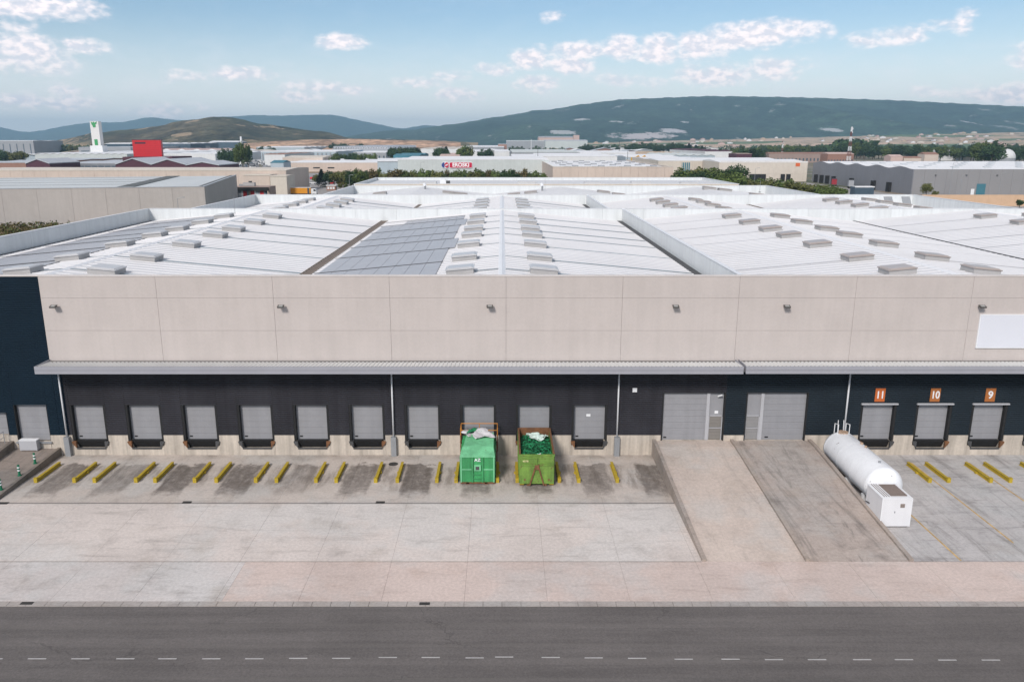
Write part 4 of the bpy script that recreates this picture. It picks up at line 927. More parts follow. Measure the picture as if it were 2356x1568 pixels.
for (u0, u1, z, n, vt, ks, pl_) in ((900, 962, 930, 9, 338, (1, 1, 0), 'behind the teal roofed hall'), (762, 842, 1650, 9, 329, (1,), 'above the saw tooth hall'), (1008, 1032, 900, 4, 336, (1, 4), 'left of the pinkish hall'), (1060, 1080, 850, 4, 336, (0, 2), 'right of the pinkish hall'), (1110, 1128, 900, 3, 338, (1,), 'before the long white building'), (765, 860, 760, 9, 351, (1, 0), 'below the saw tooth hall'),
        (1565, 1625, 1150, 9, 332, (1, 4), 'left of the white building with the dark red roof'), (1650, 1760, 900, 14, 340, (1, 0, 0), 'behind the cream dock building'), (1760, 1920, 1250, 16, 334, (1, 0), 'around the brown brick blocks'), (1920, 1995, 1100, 11, 327, (0, 1, 1), 'on the wooded mound behind the lattice mast'), (1985, 2110, 1050, 15, 333, (1, 1, 0), 'right of the lattice mast'),
        (2100, 2240, 1000, 15, 335, (1, 0, 1), 'around the terracotta roofed house'), (2235, 2290, 800, 7, 325, (1, 1, 0), 'beside the white dome on its left'), (2290, 2420, 900, 11, 335, (1, 1), 'behind the white dome'), (128, 245, 1250, 14, 334, (1, 0, 2), 'right of the tall pale grey warehouse'), (10, 120, 1400, 8, 334, (1, 0), 'above the tall pale grey warehouse'), (0, 60, 800, 6, 346, (2, 1, 3), 'below the tall pale grey warehouse'),
        (1330, 1450, 1600, 12, 331, (1,), 'right of the pale plant'), (1450, 1570, 1500, 13, 328, (1,), 'at the foot of the quarry'), (1170, 1300, 1300, 9, 336, (1,), 'before the large grey plant'), (590, 640, 1500, 4, 334, (1,), 'at the foot of the scrub hill'), (-80, 10, 900, 6, 340, (1, 2), 'at the left edge'), (2000, 2356, 1500, 14, 329, (1, 0), 'below the tan fields on the right'), (1700, 2000, 1700, 10, 331, (1, 0), 'before the village on the right'), (2356, 2600, 1200, 12, 330, (1, 0), 'at the right edge')):
    for i in range(n):
        k = random.choice(ks); uvtree(u0 + (u1 - u0) * (i + random.uniform(.1, .9)) / n, vt + random.uniform(-3, 3), z * random.uniform(.93, 1.07), k, 'far ' + KN[k] + ' ' + pl_, group=C_, wide=random.uniform(.9, 1.3))
# far-off wood that reads as one mass
wm_ = []
r_ = np.random.default_rng(77); WV = []
for (ua, ub, z, n, h) in ((1350, 1760, 2150, 150, 11), (1760, 2420, 2100, 190, 12), (1700, 2420, 1500, 130, 12), (1920, 1995, 1400, 60, 22), (30, 240, 1900, 120, 13), (100, 900, 2350, 150, 9), (1150, 1420, 2200, 90, 11)):
    for i in range(n):
        u = r_.uniform(ua, ub); zz_ = z * r_.uniform(.85, 1.15); X = (u - UV) * zz_ / F; Yc = zz_ / .97 - 6 + CAM_Y; hh = h * r_.uniform(.35, 1.25)
        for j in range(28):
            q = r_.normal(size=3); q /= np.linalg.norm(q); c_ = np.array((X, Yc, hh * .55)) + q * np.array((hh * .62, hh * .5, hh * .42)); a = r_.normal(size=3) * hh * .12; b = r_.normal(size=3) * hh * .12
            WV.append((c_ - a, c_ - b, c_ + a, c_ + b))
WV = np.array(WV).reshape(-1, 3); me = bpy.data.meshes.new('woodland'); me.from_pydata(WV.tolist(), [], np.arange(len(WV)).reshape(-1, 4).tolist()); me.materials.append(M_leaf[1])
o = link('woodland', me, kind='stuff'); tag(o, 'dark belts of woodland at the foot of the mountain', 'woodland')
# rough bushes on the verge left
BV = []
for i in range(420):
    u, v = r_.uniform(-60, 175), r_.uniform(509, 560); x_, y_ = P(u, v); hh = r_.uniform(.5, 2.0)
    for j in range(26):
        q = r_.normal(size=3); c_ = np.array((x_, y_, hh * .45)) + q * np.array((.7, .7, hh * .25)); a = r_.normal(size=3) * .16; b = r_.normal(size=3) * .16; BV.append((c_ - a, c_ - b, c_ + a, c_ + b))
BV = np.array(BV); mid = len(BV) * 2 // 3
for nm, part_, mm in (('dry_brush', BV[:mid], M_leaf[3]), ('green_brush', BV[mid:], M_leaf[0])):
    q = part_.reshape(-1, 3); me = bpy.data.meshes.new(nm); me.from_pydata(q.tolist(), [], np.arange(len(q)).reshape(-1, 4).tolist()); me.materials.append(mm)
    tag(link(nm, me, kind='stuff'), ('rusty brown' if nm[0] == 'd' else 'green') + ' low scrub along the verge behind the left parapet', 'scrub')

# ================================================================== BUILDINGS BEYOND
C = dict(cream=(.57, .51, .44), beige=(.41, .375, .35), white=(.66, .66, .66), peach=(.55, .455, .39), grey=(.30, .31, .33), dgrey=(.20, .205, .225), blue=(.05, .08, .11), maroon=(.075, .02, .035), roofw=(.70, .70, .71),
         roofg=(.42, .44, .47), tan=(.45, .33, .22), ltblue=(.38, .44, .48), teal=(.05, .17, .22), red=(.50, .015, .02), pink=(.52, .38, .34), terra=(.28, .15, .11), palegreen=(.50, .53, .52), rbrown=(.30, .22, .19))
def cm(k): return mat('building_' + k, C[k], .75, var=.08, scale=.08, fine=.7, streak=.05)
def shed(name, label, u0, u1, ve, z, Z=None, vb=None, depth=None, wall='white', roof='roofw', gables=0, rise=1.0, win=None, cat='warehouse', fascia=None, group=None, ridge='x', door=None, overhang=.4):
    """one building: four walls, roof with ridge(s), optional windows, fascia, doors.  ve/vb: picture rows of the eaves and of the far roof edge"""
    if Z is None: Z = CAM_Z - (ve - HV) * z / 1889.0
    h = CAM_Z - Z; D0 = (z - h * .243) / .97
    if depth is None:
        z2 = 1889 * h / max(3.0, (vb - HV)); depth = max(12, min(400, (z2 - z) / .97))
    x0, x1 = (u0 - UV) * z / F, (u1 - UV) * z / F; cx = (x0 + x1) / 2; W = x1 - x0; y0 = D0 + CAM_Y
    t = thing(name, label, cat, (cx, y0, -.13), group=group); a = W / 2
    wm = cm(wall); rm = cm(roof); Zl = Z + .13
    if gables:
        gw = W / gables; pr = [(-a, Zl)]
        for i in range(gables): pr += [(-a + gw * (i + .5), Zl + rise), (-a + gw * (i + 1), Zl)]
        MB().prism_y([(-a, 0)] + pr + [(a, 0)], 0, depth).build('wall', wm, t)
        for i in range(gables):
            xa, xm, xb = -a + gw * i, -a + gw * (i + .5), -a + gw * (i + 1)
            MB().hexa([(xa, -overhang, Zl + .02), (xm, -overhang, Zl + rise + .02), (xm, depth + .3, Zl + rise + .02), (xa, depth + .3, Zl + .02)], [(xa, -overhang, Zl + .35), (xm, -overhang, Zl + rise + .35), (xm, depth + .3, Zl + rise + .35), (xa, depth + .3, Zl + .35)]).build('roof', rm, t)
            MB().hexa([(xm, -overhang, Zl + rise + .02), (xb, -overhang, Zl + .02), (xb, depth + .3, Zl + .02), (xm, depth + .3, Zl + rise + .02)], [(xm, -overhang, Zl + rise + .35), (xb, -overhang, Zl + .35), (xb, depth + .3, Zl + .35), (xm, depth + .3, Zl + rise + .35)]).build('roof', rm, t)
    else:
        box('wall', wm, t, -a, a, 0, depth, 0, Zl)
        n = max(1, int(round(depth / 45)))
        for i in range(n):
            ya, yb = depth * i / n, depth * (i + 1) / n; ym = (ya + yb) / 2
            MB().prism_x([(ya, Zl + .01), (yb, Zl + .01), (ym, Zl + rise)], -a, a).build('roof', rm, t)
        box('roof_edge', rm, t, -a - .1, a + .1, -.15, -.01, Zl - .25, Zl + .25)
    if fascia: box('fascia', cm(fascia), t, -a, a, -.2, -.02, Zl - 1.6, Zl - .26)
    if win:
        n, wz0, wz1, frac, k = win
        for i in range(n):
            xc = -a + W * (i + .5) / n; ww = W / n * frac / 2; fr = box('window' if k != 'door' else 'dock_door', cm('blue') if k != 'door' else M_black, t, xc - ww, xc + ww, -.12, -.03 if True else 0, wz0, wz1)
    if door:
        for (du, dw, dz, kk) in door:
            xc = (du - UV) * z / F - cx; box('door', cm(kk), t, xc - dw / 2, xc + dw / 2, -.15, -.02, 0, dz)
    return t
def panelled(t, x0, x1, y, z0, z1, n, m, name='wall_panel'):
    for i in range(n): box(name, m, t, x0 + (x1 - x0) * i / n + .06, x0 + (x1 - x0) * (i + 1) / n - .06, y - .08, y - .005, z0, z1)

# left beige warehouse, turned about 12 degrees
Xc, Yc = P(470, 427.5, 10.7)
lw = thing('warehouse', 'large beige panel warehouse with grey roof bands at the left behind the parapet', 'warehouse', (Xc, Yc, -.13), R(11.9))
mb_ = cm('beige'); zt = 10.7
for i in range(16): box('wall_panel', mb_, lw, -9.0 * (i + 1) + .02, -9.0 * i - .02, 0, .4, 0, zt + .1)
for i in range(9): box('wall_panel', mb_, lw, -.4, 0, .42 + 9.4 * i, .34 + 9.4 * (i + 1), 0, zt + .1)
box('wall', mb_, lw, -144, -.41, .41, 85, 0, 9.2)
box('coping', cm('roofg'), lw, -144, .05, -.1, .5, zt + .101, zt + .25); box('coping', cm('roofg'), lw, -.5, .1, .51, 85, zt + .101, zt + .25)
M_band = mat('roof_gutter_band', (.10, .105, .10), .7, var=.15)
def lroof(x0, x1, m, dz=0, nm='roof'): box(nm, m, lw, x0, x1, .51, 84.5, 9.21, 10.5 + dz)
lroof(-21, -2.2, mat('pale_grey_roof', (.50, .52, .52), .6, var=.08, scale=.05)); lroof(-2.19, -.52, M_band, .3); lroof(-25.5, -21.01, M_band, .2); lroof(-100, -25.51, mat('pale_grey_roof', (.50, .52, .52), .6)); lroof(-106, -100.01, M_band, .3); lroof(-144, -106.01, cm('roofg'))
for k in range(5): box('roof_seam', M_band, lw, -99, -26, 8 + k * 17, 8.5 + k * 17, 10.501, 10.55)
for (a, b, c_) in ((-60, 1.5, .5), (-88, 3.2, .4)): box('wall_vent', M_gutd, lw, a - .3, a + .3, -.1, -.01, c_, c_ + .5)
# entrance portal with red stripes
pt = thing('entrance_portal', 'black framed entrance porch with red, grey and white stripes on the beige warehouse', 'entrance', (-98.5, 268, -.13))
box('side_frame', M_black, pt, -10.0, -8.6, 0, 9, 0, 5.7); box('top_frame', M_black, pt, -10, 4.3, 0, 1, 4.3, 5.7); box('canopy_roof', cm('rbrown'), pt, -10.2, 4.6, 1.01, 10, 5.3, 5.9); box('side_frame', cm('rbrown'), pt, 4.0, 4.6, 1.0, 10, 0, 5.29)
for i, k in enumerate(('grey', 'grey', 'white', 'red', 'red', 'dgrey', 'tan', 'red', 'red', 'white', 'ltblue', 'grey', 'red', 'red', 'dgrey', 'blue')): box('stripe_panel', cm(k), pt, -8.5 + i * .76, -8.5 + (i + 1) * .76 - .03, 1.1, 1.3, 0, 4.28)
ru = thing('rooftop_unit', 'grey ventilation units on the roof above the striped entrance', 'rooftop unit', (-103, 272, 5.75)); box('housing', M_sky_k, ru, -2.5, 2.2, 0, 2, .2, 1.5); box('duct', M_gal, ru, -4.2, -2.51, .4, 1.4, .2, .9); MB().tube((.3, 1, 1.5), (.3, 1, 2.1), .7, n=12).build('fan', M_gutd, ru)
for fx in (-2.2, 1.8): box('foot', M_gal, ru, fx, fx + .2, .2, 1.8, 0, .199)
# second beige warehouse and its blocks
sw = shed('warehouse', 'long beige warehouse with cream roof edge behind the left beige warehouse', -60, 658, 390, 365, vb=383, wall='peach', roof='cream', rise=.6)
panelled(sw, -71.4, 71.4, 0, 0, 10.3, 26, cm('peach'))
shed('warehouse_block', 'pale cream square block at the right end of the long beige warehouse', 621, 659, 403, 348, depth=14, wall='cream', roof='cream', rise=.2, cat='building')
shed('warehouse_block', 'low beige block between the striped entrance and the cream block', 560, 620, 401, 352, depth=13, wall='peach', roof='cream', rise=.2, cat='building')
# Eroski store
es = shed('supermarket_store', 'long pale grey store building with white roof edge and red lettered sign', 915, 1262, 365, 470, vb=357.5, wall='palegreen', roof='roofw', rise=.5, cat='store')
panelled(es, -44, 45, 0, 0, 12.6, 22, cm('palegreen'))
box('side_wing', cm('ltblue'), es, -57, -44.6, 3, 40, 0, 12); box('side_wing_roof', cm('roofw'), es, -57.2, -44.6, 2.6, 90, 12.01, 12.4)
zs = 470; Xs = (1051 - UV) * zs / F; hS = CAM_Z - (378 - HV) * zs / 1889
sg = thing('store_sign', 'red rounded sign with white lettering EROSKI and a round red and blue emblem', 'sign', (Xs, es.location.y - .35, hS))
def rrect(x0, x1, z0, z1, r_, n=5):
    pts = []
    for (cx_, cz_, a0) in ((x1 - r_, z1 - r_, 0), (x0 + r_, z1 - r_, 90), (x0 + r_, z0 + r_, 180), (x1 - r_, z0 + r_, 270)): pts += [(cx_ + r_ * math.cos(R(a0 + 90 * i / n)), cz_ + r_ * math.sin(R(a0 + 90 * i / n))) for i in range(n + 1)]
    return pts
M_bright = mat('sign_white', (.85, .85, .85), .5, var=.01); ERED = mat('sign_red', (.50, .005, .045), .5, var=.03); EBLU = mat('sign_blue', (.02, .05, .22), .5, var=.03)
MB().prism_y(rrect(-4.6, 9.2, -1.75, 1.75, .7), -.12, .1).build('sign_border', M_wht, sg); MB().prism_y(rrect(-4.25, 8.95, -1.5, 1.5, .55), -.2, -.121).build('sign_board', ERED, sg)
MB().prism_y([(-6.9 + 2.3 * math.cos(R(a)), 2.0 * math.sin(R(a))) for a in range(0, 360, 15)], -.12, .1).build('emblem_border', M_wht, sg)
MB().prism_y([(-7.3 + 1.75 * math.cos(R(a)), 1.65 * math.sin(R(a))) for a in range(90, 271, 12)], -.2, -.121).build('emblem_arc', EBLU, sg)
MB().prism_y([(-6.0 + 1.25 * math.cos(R(a)), 1.55 * math.sin(R(a))) for a in range(0, 360, 15)], -.2, -.121).build('emblem_disc', ERED, sg)
MB().prism_y([(-6.9, -.7), (-5.1, .15), (-5.3, .6), (-6.6, .2)], -.25, -.201).build('emblem_mark', M_wht, sg)
wall_text('EROSKI', 3.05, M_bright, sg, 2.35, -.26, .0, 1.0, 'lettering', .03)
# peach warehouse with skylights
pw = thing('warehouse', 'peach panel warehouse with a white roof dotted with skylights in the middle distance', 'warehouse', (51.8, P(1400, 382, 12)[1], -.13))
for i in range(14): box('wall_panel', cm('peach'), pw, -28.1 + i * 4.02 + .03, -28.1 + (i + 1) * 4.02 - .03, 0, .4, 0, 12)
for sx in (-28.1, 27.8):
    for i in range(10): box('wall_panel', cm('peach'), pw, sx, sx + .4, .42 + 14.4 * i, .34 + 14.4 * (i + 1), 0, 12)
box('roof', cm('roofw'), pw, -27.6, 27.7, .5, 143, 11.2, 11.6); box('coping', cm('cream'), pw, -28.2, 28.3, -.1, .45, 12.01, 12.25); box('coping', cm('cream'), pw, -28.2, -27.6, .46, 144, 12.01, 12.25); box('coping', cm('cream'), pw, 27.7, 28.3, .46, 144, 12.01, 12.25)
for j in range(8):
    for i in range(4): box('skylight', cm('grey'), pw, -22 + i * 13 + (j % 2) * 5, -19 + i * 13 + (j % 2) * 5, 6 + j * 17, 9 + j * 17, 11.601, 12.2)
for i in range(3): box('door', cm('blue'), pw, -28.25, -28.11, 14 + i * 20, 17 + i * 20, 0, 3)
# cream dock building and grey warehouse on the right
cd_ = shed('warehouse', 'cream panel warehouse with dock doors and a small orange mark, left of the grey warehouse', 1655, 1859, 371, 480, vb=363, wall='cream', roof='roofw', rise=1.2)
panelled(cd_, -26, 26.5, 0, 4.6, 12.1, 14, cm('cream'))
for u in (1731, 1740, 1749.5, 1759, 1803, 1816): xx = (u - 1757) * 480 / F; dd = box('dock_shelter', M_black, cd_, xx - 1.2, xx + 1.2, -.9, -.1, 0, 4.4)
om = box('emblem', mat('orange_mark', (.62, .13, .04), .6), cd_, (1831 - 1757) * 480 / F, (1841 - 1757) * 480 / F, -.22, -.1, 9.0, 11.0)
cw = shed('warehouse', 'long low cream warehouse with vertical ribs and a teal door beyond the trees', 1515, 1652, 367.5, 520, vb=360, wall='cream', roof='roofw', rise=.8, door=[(1579, 5.5, 10.2, 'teal')])
for i in range(20): box('pilaster', cm('cream'), cw, -5 + i * 1.25, -4.7 + i * 1.25, -.4, -.06, 0, 11)
gw_ = thing('warehouse', 'big grey warehouse with wavy white roof and dark dock shelters at the right', 'warehouse', (187, 312, -.13))
mg, mg2 = cm('dgrey'), mat('grey_panel_lit', (.245, .24, .245), .7, var=.05, scale=.1)  # front painted paler than the side wall, imitating how light falls
nseg = 60; pr = []
for i in range(nseg + 1): yy = 120 * i / nseg; pr.append((yy, 11.3 + 1.0 * (1 - math.cos(yy * 2 * math.pi / 24.0)) / 2))
M_gw = cm('roofw')
for k in range(20):
    q = pr[k * 3:k * 3 + 4]; MB().prism_x([(q[0][0] + .03, 0)] + [(yy + (.03 if yy == q[0][0] else -.03 if yy == q[-1][0] else 0), zz_) for yy, zz_ in q] + [(q[-1][0] - .03, 0)], 0, .4).build('wall_panel', mg, gw_)
for i in range(30): box('wall_panel', mg2, gw_, .42 + i * 5, 5.36 + i * 5, 0, .4, 0, 11.3)
k_ = len(pr); MB().add([(0, a, b + .05) for a, b in pr] + [(150, a, b + .05) for a, b in pr], [(i, k_ + i, k_ + i + 1, i + 1) for i in range(k_ - 1)]).build('roof', M_gw, gw_, smooth=True)
M_rl = mat('rooflight_grey', (.50, .52, .54), .5)
for j in range(5):
    for i in range(9): yy = 24 * j + 6; MB().hexa([(6 + i * 15, yy, 11.9), (9 + i * 15, yy, 11.9), (9 + i * 15, yy + 2.4, 12.2), (6 + i * 15, yy + 2.4, 12.2)], [(6 + i * 15, yy, 12.1), (9 + i * 15, yy, 12.1), (9 + i * 15, yy + 2.4, 12.4), (6 + i * 15, yy + 2.4, 12.4)]).build('rooflight', M_rl, gw_)
for z_ in (472, 463.6, 455.5, 447, 424, 399, 383):
    yy = (z_ - 5.7) / .97 + CAM_Y - 312; box('dock_shelter', M_black, gw_, -1.3, -.02, yy, yy + 3.0, 0, 4.6); box('shelter_side', M_black, gw_, -1.9, -1.31, yy, yy + .5, 3.0, 4.6)
xx = (2253 - UV) * 365 / F - 187; box('door', cm('teal'), gw_, xx - 2, xx + 2, -.2, -.02, 0, 4.9); box('side_door', M_wht, gw_, xx - 4.4, xx - 2.9, -.15, -.02, 0, 2.6)
for i in range(7): box('wall_light', M_gutd, gw_, 10 + i * 14, 10.6 + i * 14, -.5, -.02, 8.6, 8.9)
tw = thing('boundary_wall', 'low orange tan wall panels in front of the grey warehouse at the right edge', 'wall', (158, 246, -.13))
for i in range(14): MB().box(i * 5 + .02, i * 5 + 4.98, -.15, .15, 0, 4.2).build('wall_panel', mat('orange_tan_wall', (.56, .38, .25), .85, var=.06), tw)
gh = shed('gatehouse', 'small flat roofed glass gatehouse before the grey warehouse docks', 1968, 2012, 428, 352, depth=5, wall='blue', roof='roofw', rise=.25, cat='gatehouse', win=(4, .6, 2.8, .7, 'w'))
# maroon works, red cube
mw = thing('factory', 'maroon factory with two pointed gables and pale roof edges below the red cube', 'factory', (0, 0, -.13))
def mgable(ua, up, ub, vp, vb_, z, dep=60):
    Zp = CAM_Z - (vp - HV) * z / 1889 + .13; Zb = CAM_Z - (vb_ - HV) * z / 1889 + .13; y0 = (z - 4) / .97 + CAM_Y; xa, xp, xb = [(u - UV) * z / F for u in (ua, up, ub)]
    MB().prism_y([(xa, 0), (xa, Zb), (xp, Zp), (xb, Zb), (xb, 0)], y0, y0 + dep).build('gable_wall', cm('maroon'), mw)
    for (p, q, r1, r2) in ((xa, xp, Zb, Zp), (xp, xb, Zp, Zb)):
        MB().hexa([(p, y0 - .6, r1 + .01), (q, y0 - .6, r2 + .01), (q, y0 + dep, r2 + .01), (p, y0 + dep, r1 + .01)], [(p, y0 - .6, r1 + .55), (q, y0 - .6, r2 + .55), (q, y0 + dep, r2 + .55), (p, y0 + dep, r1 + .55)]).build('roof', cm('roofg'), mw)
mgable(266, 307, 348, 363.5, 377, 520); mgable(348.2, 386.5, 428, 365.5, 377.5, 520); mgable(428.2, 466, 505, 371.5, 379, 520, 40); mgable(60, 87, 115, 365, 375, 540, 40)
box('upper_block', cm('maroon'), mw, (272 - UV) * 560 / F, (388 - UV) * 560 / F, 523, 560, 0, CAM_Z - (359 - HV) * 560 / 1889)
rc = thing('billboard_cube', 'bright red cube shaped tower block standing on the maroon factory', 'tower', ((332 - UV) * 565 / F, 530, CAM_Z - (360 - HV) * 565 / 1889), R(17))
hz = 39.5 * 565 / 1889
for i in range(9): MB().box(-10.2, 8.6, 0, 12, hz * i / 9 + .02, hz * (i + 1) / 9 - .02).build('panel_band', mat('bright_red_panel', (.56, .012, .018), .5, var=.06, scale=.2), rc)
box('core', cm('maroon'), rc, -10.1, 8.5, .1, 11.9, 0, hz - .03); box('top_trim', cm('maroon'), rc, -10.3, 8.7, -.1, 12.1, hz, hz + .3); box('name_strip', cm('maroon'), rc, -8.6, -1.5, -.06, -.001, hz * .78, hz * .88)
shed('factory', 'low factory with blue grey roof and dark panelled wall left of the maroon gables', 117, 270, 374, 590, vb=363.5, wall='dgrey', roof='roofg', rise=.5, win=(10, 2, 6, .85, 'w'), cat='factory')
shed('factory', 'low factory with a blue grey roof at the left edge', -60, 62, 372, 600, vb=362, wall='terra', roof='roofg', rise=.6, cat='factory')
shed('shed', 'long white roofed hall in front of the white and green tower', 80, 292, 353, 790, vb=345, wall='palegreen', roof='roofw', rise=.8, gables=12)
shed('shed', 'long white hall with a thin pale wall right of the red cube', 368, 495, 352, 860, vb=346, wall='white', roof='roofw', rise=.8)
shed('shed', 'peach roofed hall with several pointed gables right of the red cube', 366, 505, 346, 1050, depth=70, wall='white', roof='pink', rise=3.2, gables=4)
shed('office', 'grey office with dark window bands beneath the white and green tower', 180, 300, 337, 1000, vb=334, wall='grey', roof='roofg', rise=.3, win=(4, 6, 12, .6, 'w'), cat='office')
shed('shed', 'dark blue hall with a white roof behind the red cube on its left', 240, 300, 329, 1250, vb=326, wall='blue', roof='roofw', rise=1.5)
shed('shed', 'dark blue hall to the right of the red cube', 365, 438, 329, 1150, depth=60, wall='blue', roof='roofg', rise=.6)
shed('shed', 'dark blue hall with a curved white roof under the scrub hill', 480, 550, 325, 1900, depth=60, wall='blue', roof='roofw', rise=3)
shed('warehouse', 'tall pale grey warehouse at the far left edge', -80, 76, 322, 1150, depth=80, wall='grey', roof='roofw', rise=.6, win=(10, 3, 20, .12, 'w'))
shed('shed', 'dark blue block beside the tall pale grey warehouse', 76, 103, 329, 1180, depth=40, wall='blue', roof='roofg', rise=.4)
# tower
tt = thing('tower', 'tall slim white tower with a green bird emblem on top and a green panel below', 'tower', ((227.5 - UV) * 880 / F, 880 / .97 - 6 + CAM_Y, -.13))
Zt = CAM_Z + 45.5 * 880 / 1889; MB().box(-4.6, 4.6, 0, 7, 17, Zt).build('shaft', mat('tower_white', (.62, .60, .58), .7, var=.05), tt); box('base', cm('white'), tt, -6.5, 7, -2, 9, 0, 19)
M_tg = mat('tower_green', (.03, .26, .08), .6, var=.05)
MB().prism_y([(-3.2, Zt - .3), (-1.4, Zt - 1.6), (-.4, Zt - .2), (.6, Zt - 1.8), (3.0, Zt - .1), (2.6, Zt - 2.6), (1.2, Zt - 3.2), (1.5, Zt - 5.4), (.6, Zt - 6.4), (-1.4, Zt - 6.4), (-1.9, Zt - 4.6), (-2.9, Zt - 3.0)], -.3, -.01).build('emblem', M_tg, tt)
box('green_panel', M_tg, tt, -1.8, 1.6, -.3, -.01, 19.5, 19.5 + 6.2)
# mid distance white industry
shed('warehouse', 'cream warehouse with three dark slot windows left of the red lettered store', 651, 884, 372, 637, vb=362, wall='peach', roof='roofw', rise=.4, gables=0)
cwn = [o for o in COL.objects if o.get('label', '').startswith('cream warehouse with three dark')][0]
for u in (694, 727.5, 761): xx = (u - 767.5) * 637 / F; box('window', M_black, cwn, xx - 2.7, xx + 2.7, -.15, -.02, 2.6, 3.5)
sl = shed('shed', 'blue grey ribbed hall with regular pilasters and a white roof', 600, 772, 347, 900, vb=343, wall='ltblue', roof='roofw', rise=.5)
for i in range(18): box('pilaster', cm('grey'), sl, -41 + i * 4.8, -40 + i * 4.8, -.8, -.03, 0, 11)
shed('shed', 'white hall with rows of small saw tooth skylights', 765, 892, 341, 1150, vb=336, wall='grey', roof='roofw', gables=22, rise=3.5)
shed('shed', 'white hall below the saw tooth hall', 742, 888, 349, 1000, vb=344, wall='grey', roof='roofw', rise=.6, win=(14, 2, 6, .3, 'w'))
shed('shed', 'broad white roofed hall under the ploughed field', 589, 700, 337, 1500, vb=332, wall='ltblue', roof='roofw', rise=1.2)
shed('shed', 'white hall with dark strip windows left of the far trees', 590, 662, 333, 1800, vb=329, wall='white', roof='roofw', rise=.6, win=(3, 3, 10, .5, 'w'))
shed('shed', 'white hall with a small red roof fringe behind the truck yard', 608, 655, 353, 760, vb=349, wall='white', roof='terra', rise=.5)
shed('shed', 'low white arched hall next to the ribbed hall', 650, 742, 361, 700, vb=358, wall='peach', roof='cream', rise=1.4)
shed('shed', 'teal roofed hall behind the left end of the lettered store', 905, 966, 356, 800, vb=352.5, wall='teal', roof='teal', rise=1.5)
shed('shed', 'blue steel canopy hall between the cream roof and the slot window warehouse', 622, 652, 372, 560, depth=20, wall='ltblue', roof='teal', rise=1.4)
shed('shed', 'pinkish low hall behind the lettered sign', 1012, 1058, 355, 800, vb=351, wall='pink', roof='pink', rise=.8)
shed('shed', 'white block with windows left of the pinkish hall', 990, 1012, 349, 900, depth=20, wall='white', roof='roofw', rise=.6)
shed('shed', 'long white building right of the pinkish hall', 1072, 1172, 347, 950, vb=343, wall='white', roof='roofw', rise=.8, win=(9, 2, 5, .5, 'w'))
shed('shed', 'far white hall with a grey wall below the grey plant', 1064, 1160, 336, 1500, vb=333, wall='grey', roof='roofw', rise=.8)  # one even grey on the walls, white roof
shed('shed', 'white sheds right of the far tree group', 965, 1060, 341, 1250, vb=337, wall='white', roof='cream', rise=1.2, gables=5)
shed('plant', 'large grey industrial plant with a sloped upper part under the mountain', 1165, 1255, 322.5, 1700, depth=60, wall='grey', roof='palegreen', rise=1.5, cat='factory')
shed('plant', 'large pale plant with a tall right end under the mountain', 1255, 1352, 322, 1650, depth=80, wall='palegreen', roof='roofg', rise=2, cat='factory')
shed('plant', 'sloping pinkish grey upper hall behind the pale plant', 1240, 1330, 314.5, 1900, depth=70, wall='pink', roof='grey', rise=3, cat='factory')
shed('tower_block', 'slim pale tower at the right end of the pale plant', 1320, 1333, 309, 1800, depth=20, wall='pink', roof='grey', rise=.5, cat='tower')
shed('shed', 'red brick end block beside the left grey plant', 1146, 1166, 330, 1600, depth=30, wall='terra', roof='roofg', rise=.8)
for (a, b, ve, z, vb, wl_, rf, gb, lab) in ((1178, 1330, 348, 800, 343, 'grey', 'palegreen', 0, 'wide pale roofed hall left of the dark tree line'), (1240, 1420, 358, 640, 352, 'white', 'roofw', 0, 'wide white roofed hall right behind the peach warehouse'), (1335, 1470, 350, 820, 346, 'white', 'roofw', 0, 'white hall behind the yellow machines'),
        (1440, 1560, 359, 640, 354, 'ltblue', 'roofw', 0, 'blue white roofed hall right of the yellow machines'), (1470, 1580, 352, 800, 348, 'tan', 'tan', 0, 'hall with a long yellow tan roof edge'), (1545, 1645, 357, 680, 352, 'ltblue', 'palegreen', 5, 'pale saw roof hall left of the white and red building'),
        (1178, 1240, 359, 650, 354, 'white', 'roofw', 0, 'white low hall beside the left end of the peach warehouse')):
    shed('shed', lab, a, b, ve, z, vb=vb, wall=wl_, roof=rf, rise=1.0, gables=gb)
shed('shed', 'white building with a long dark red roof among dark trees', 1622, 1686, 346, 900, vb=342, wall='white', roof='maroon', rise=1.4)
shed('shed', 'dark brown hall beside the trees behind the cream warehouse', 1695, 1730, 352, 820, depth=30, wall='maroon', roof='rbrown', rise=.6)
shed('apartment_block', 'red brick row of houses behind the wavy white roof', 1905, 1965, 352, 830, depth=20, wall='terra', roof='pink', rise=1.5, win=(9, 2, 5, .4, 'w'), cat='building')
shed('apartment_block', 'long brown brick block left of the lattice mast', 1770, 1904, 351, 900, depth=20, wall='rbrown', roof='terra', rise=1.2, win=(16, 2, 5, .4, 'w'), cat='building')
shed('house', 'pink walled house right of the lattice mast', 2050, 2078, 358, 760, depth=14, wall='pink', roof='pink', rise=1.6, win=(4, 2, 4, .4, 'w'), cat='house')
shed('house', 'low tan house row right of the pink house', 2080, 2120, 361, 760, depth=14, wall='peach', roof='terra', rise=1.2, cat='house')
shed('house', 'terracotta roofed house among the dark trees at the right', 2128, 2160, 353, 900, depth=16, wall='peach', roof='terra', rise=2.2, cat='house')
shed('apartment_block', 'white terraced houses among the trees left of the dome', 2165, 2215, 346, 1000, depth=20, wall='white', roof='roofw', rise=1.5, gables=6, cat='building')
shed('house', 'cream house with a pale roof left of the white dome', 2218, 2248, 349, 1000, depth=14, wall='cream', roof='tan', rise=2.0, gables=2, cat='house')
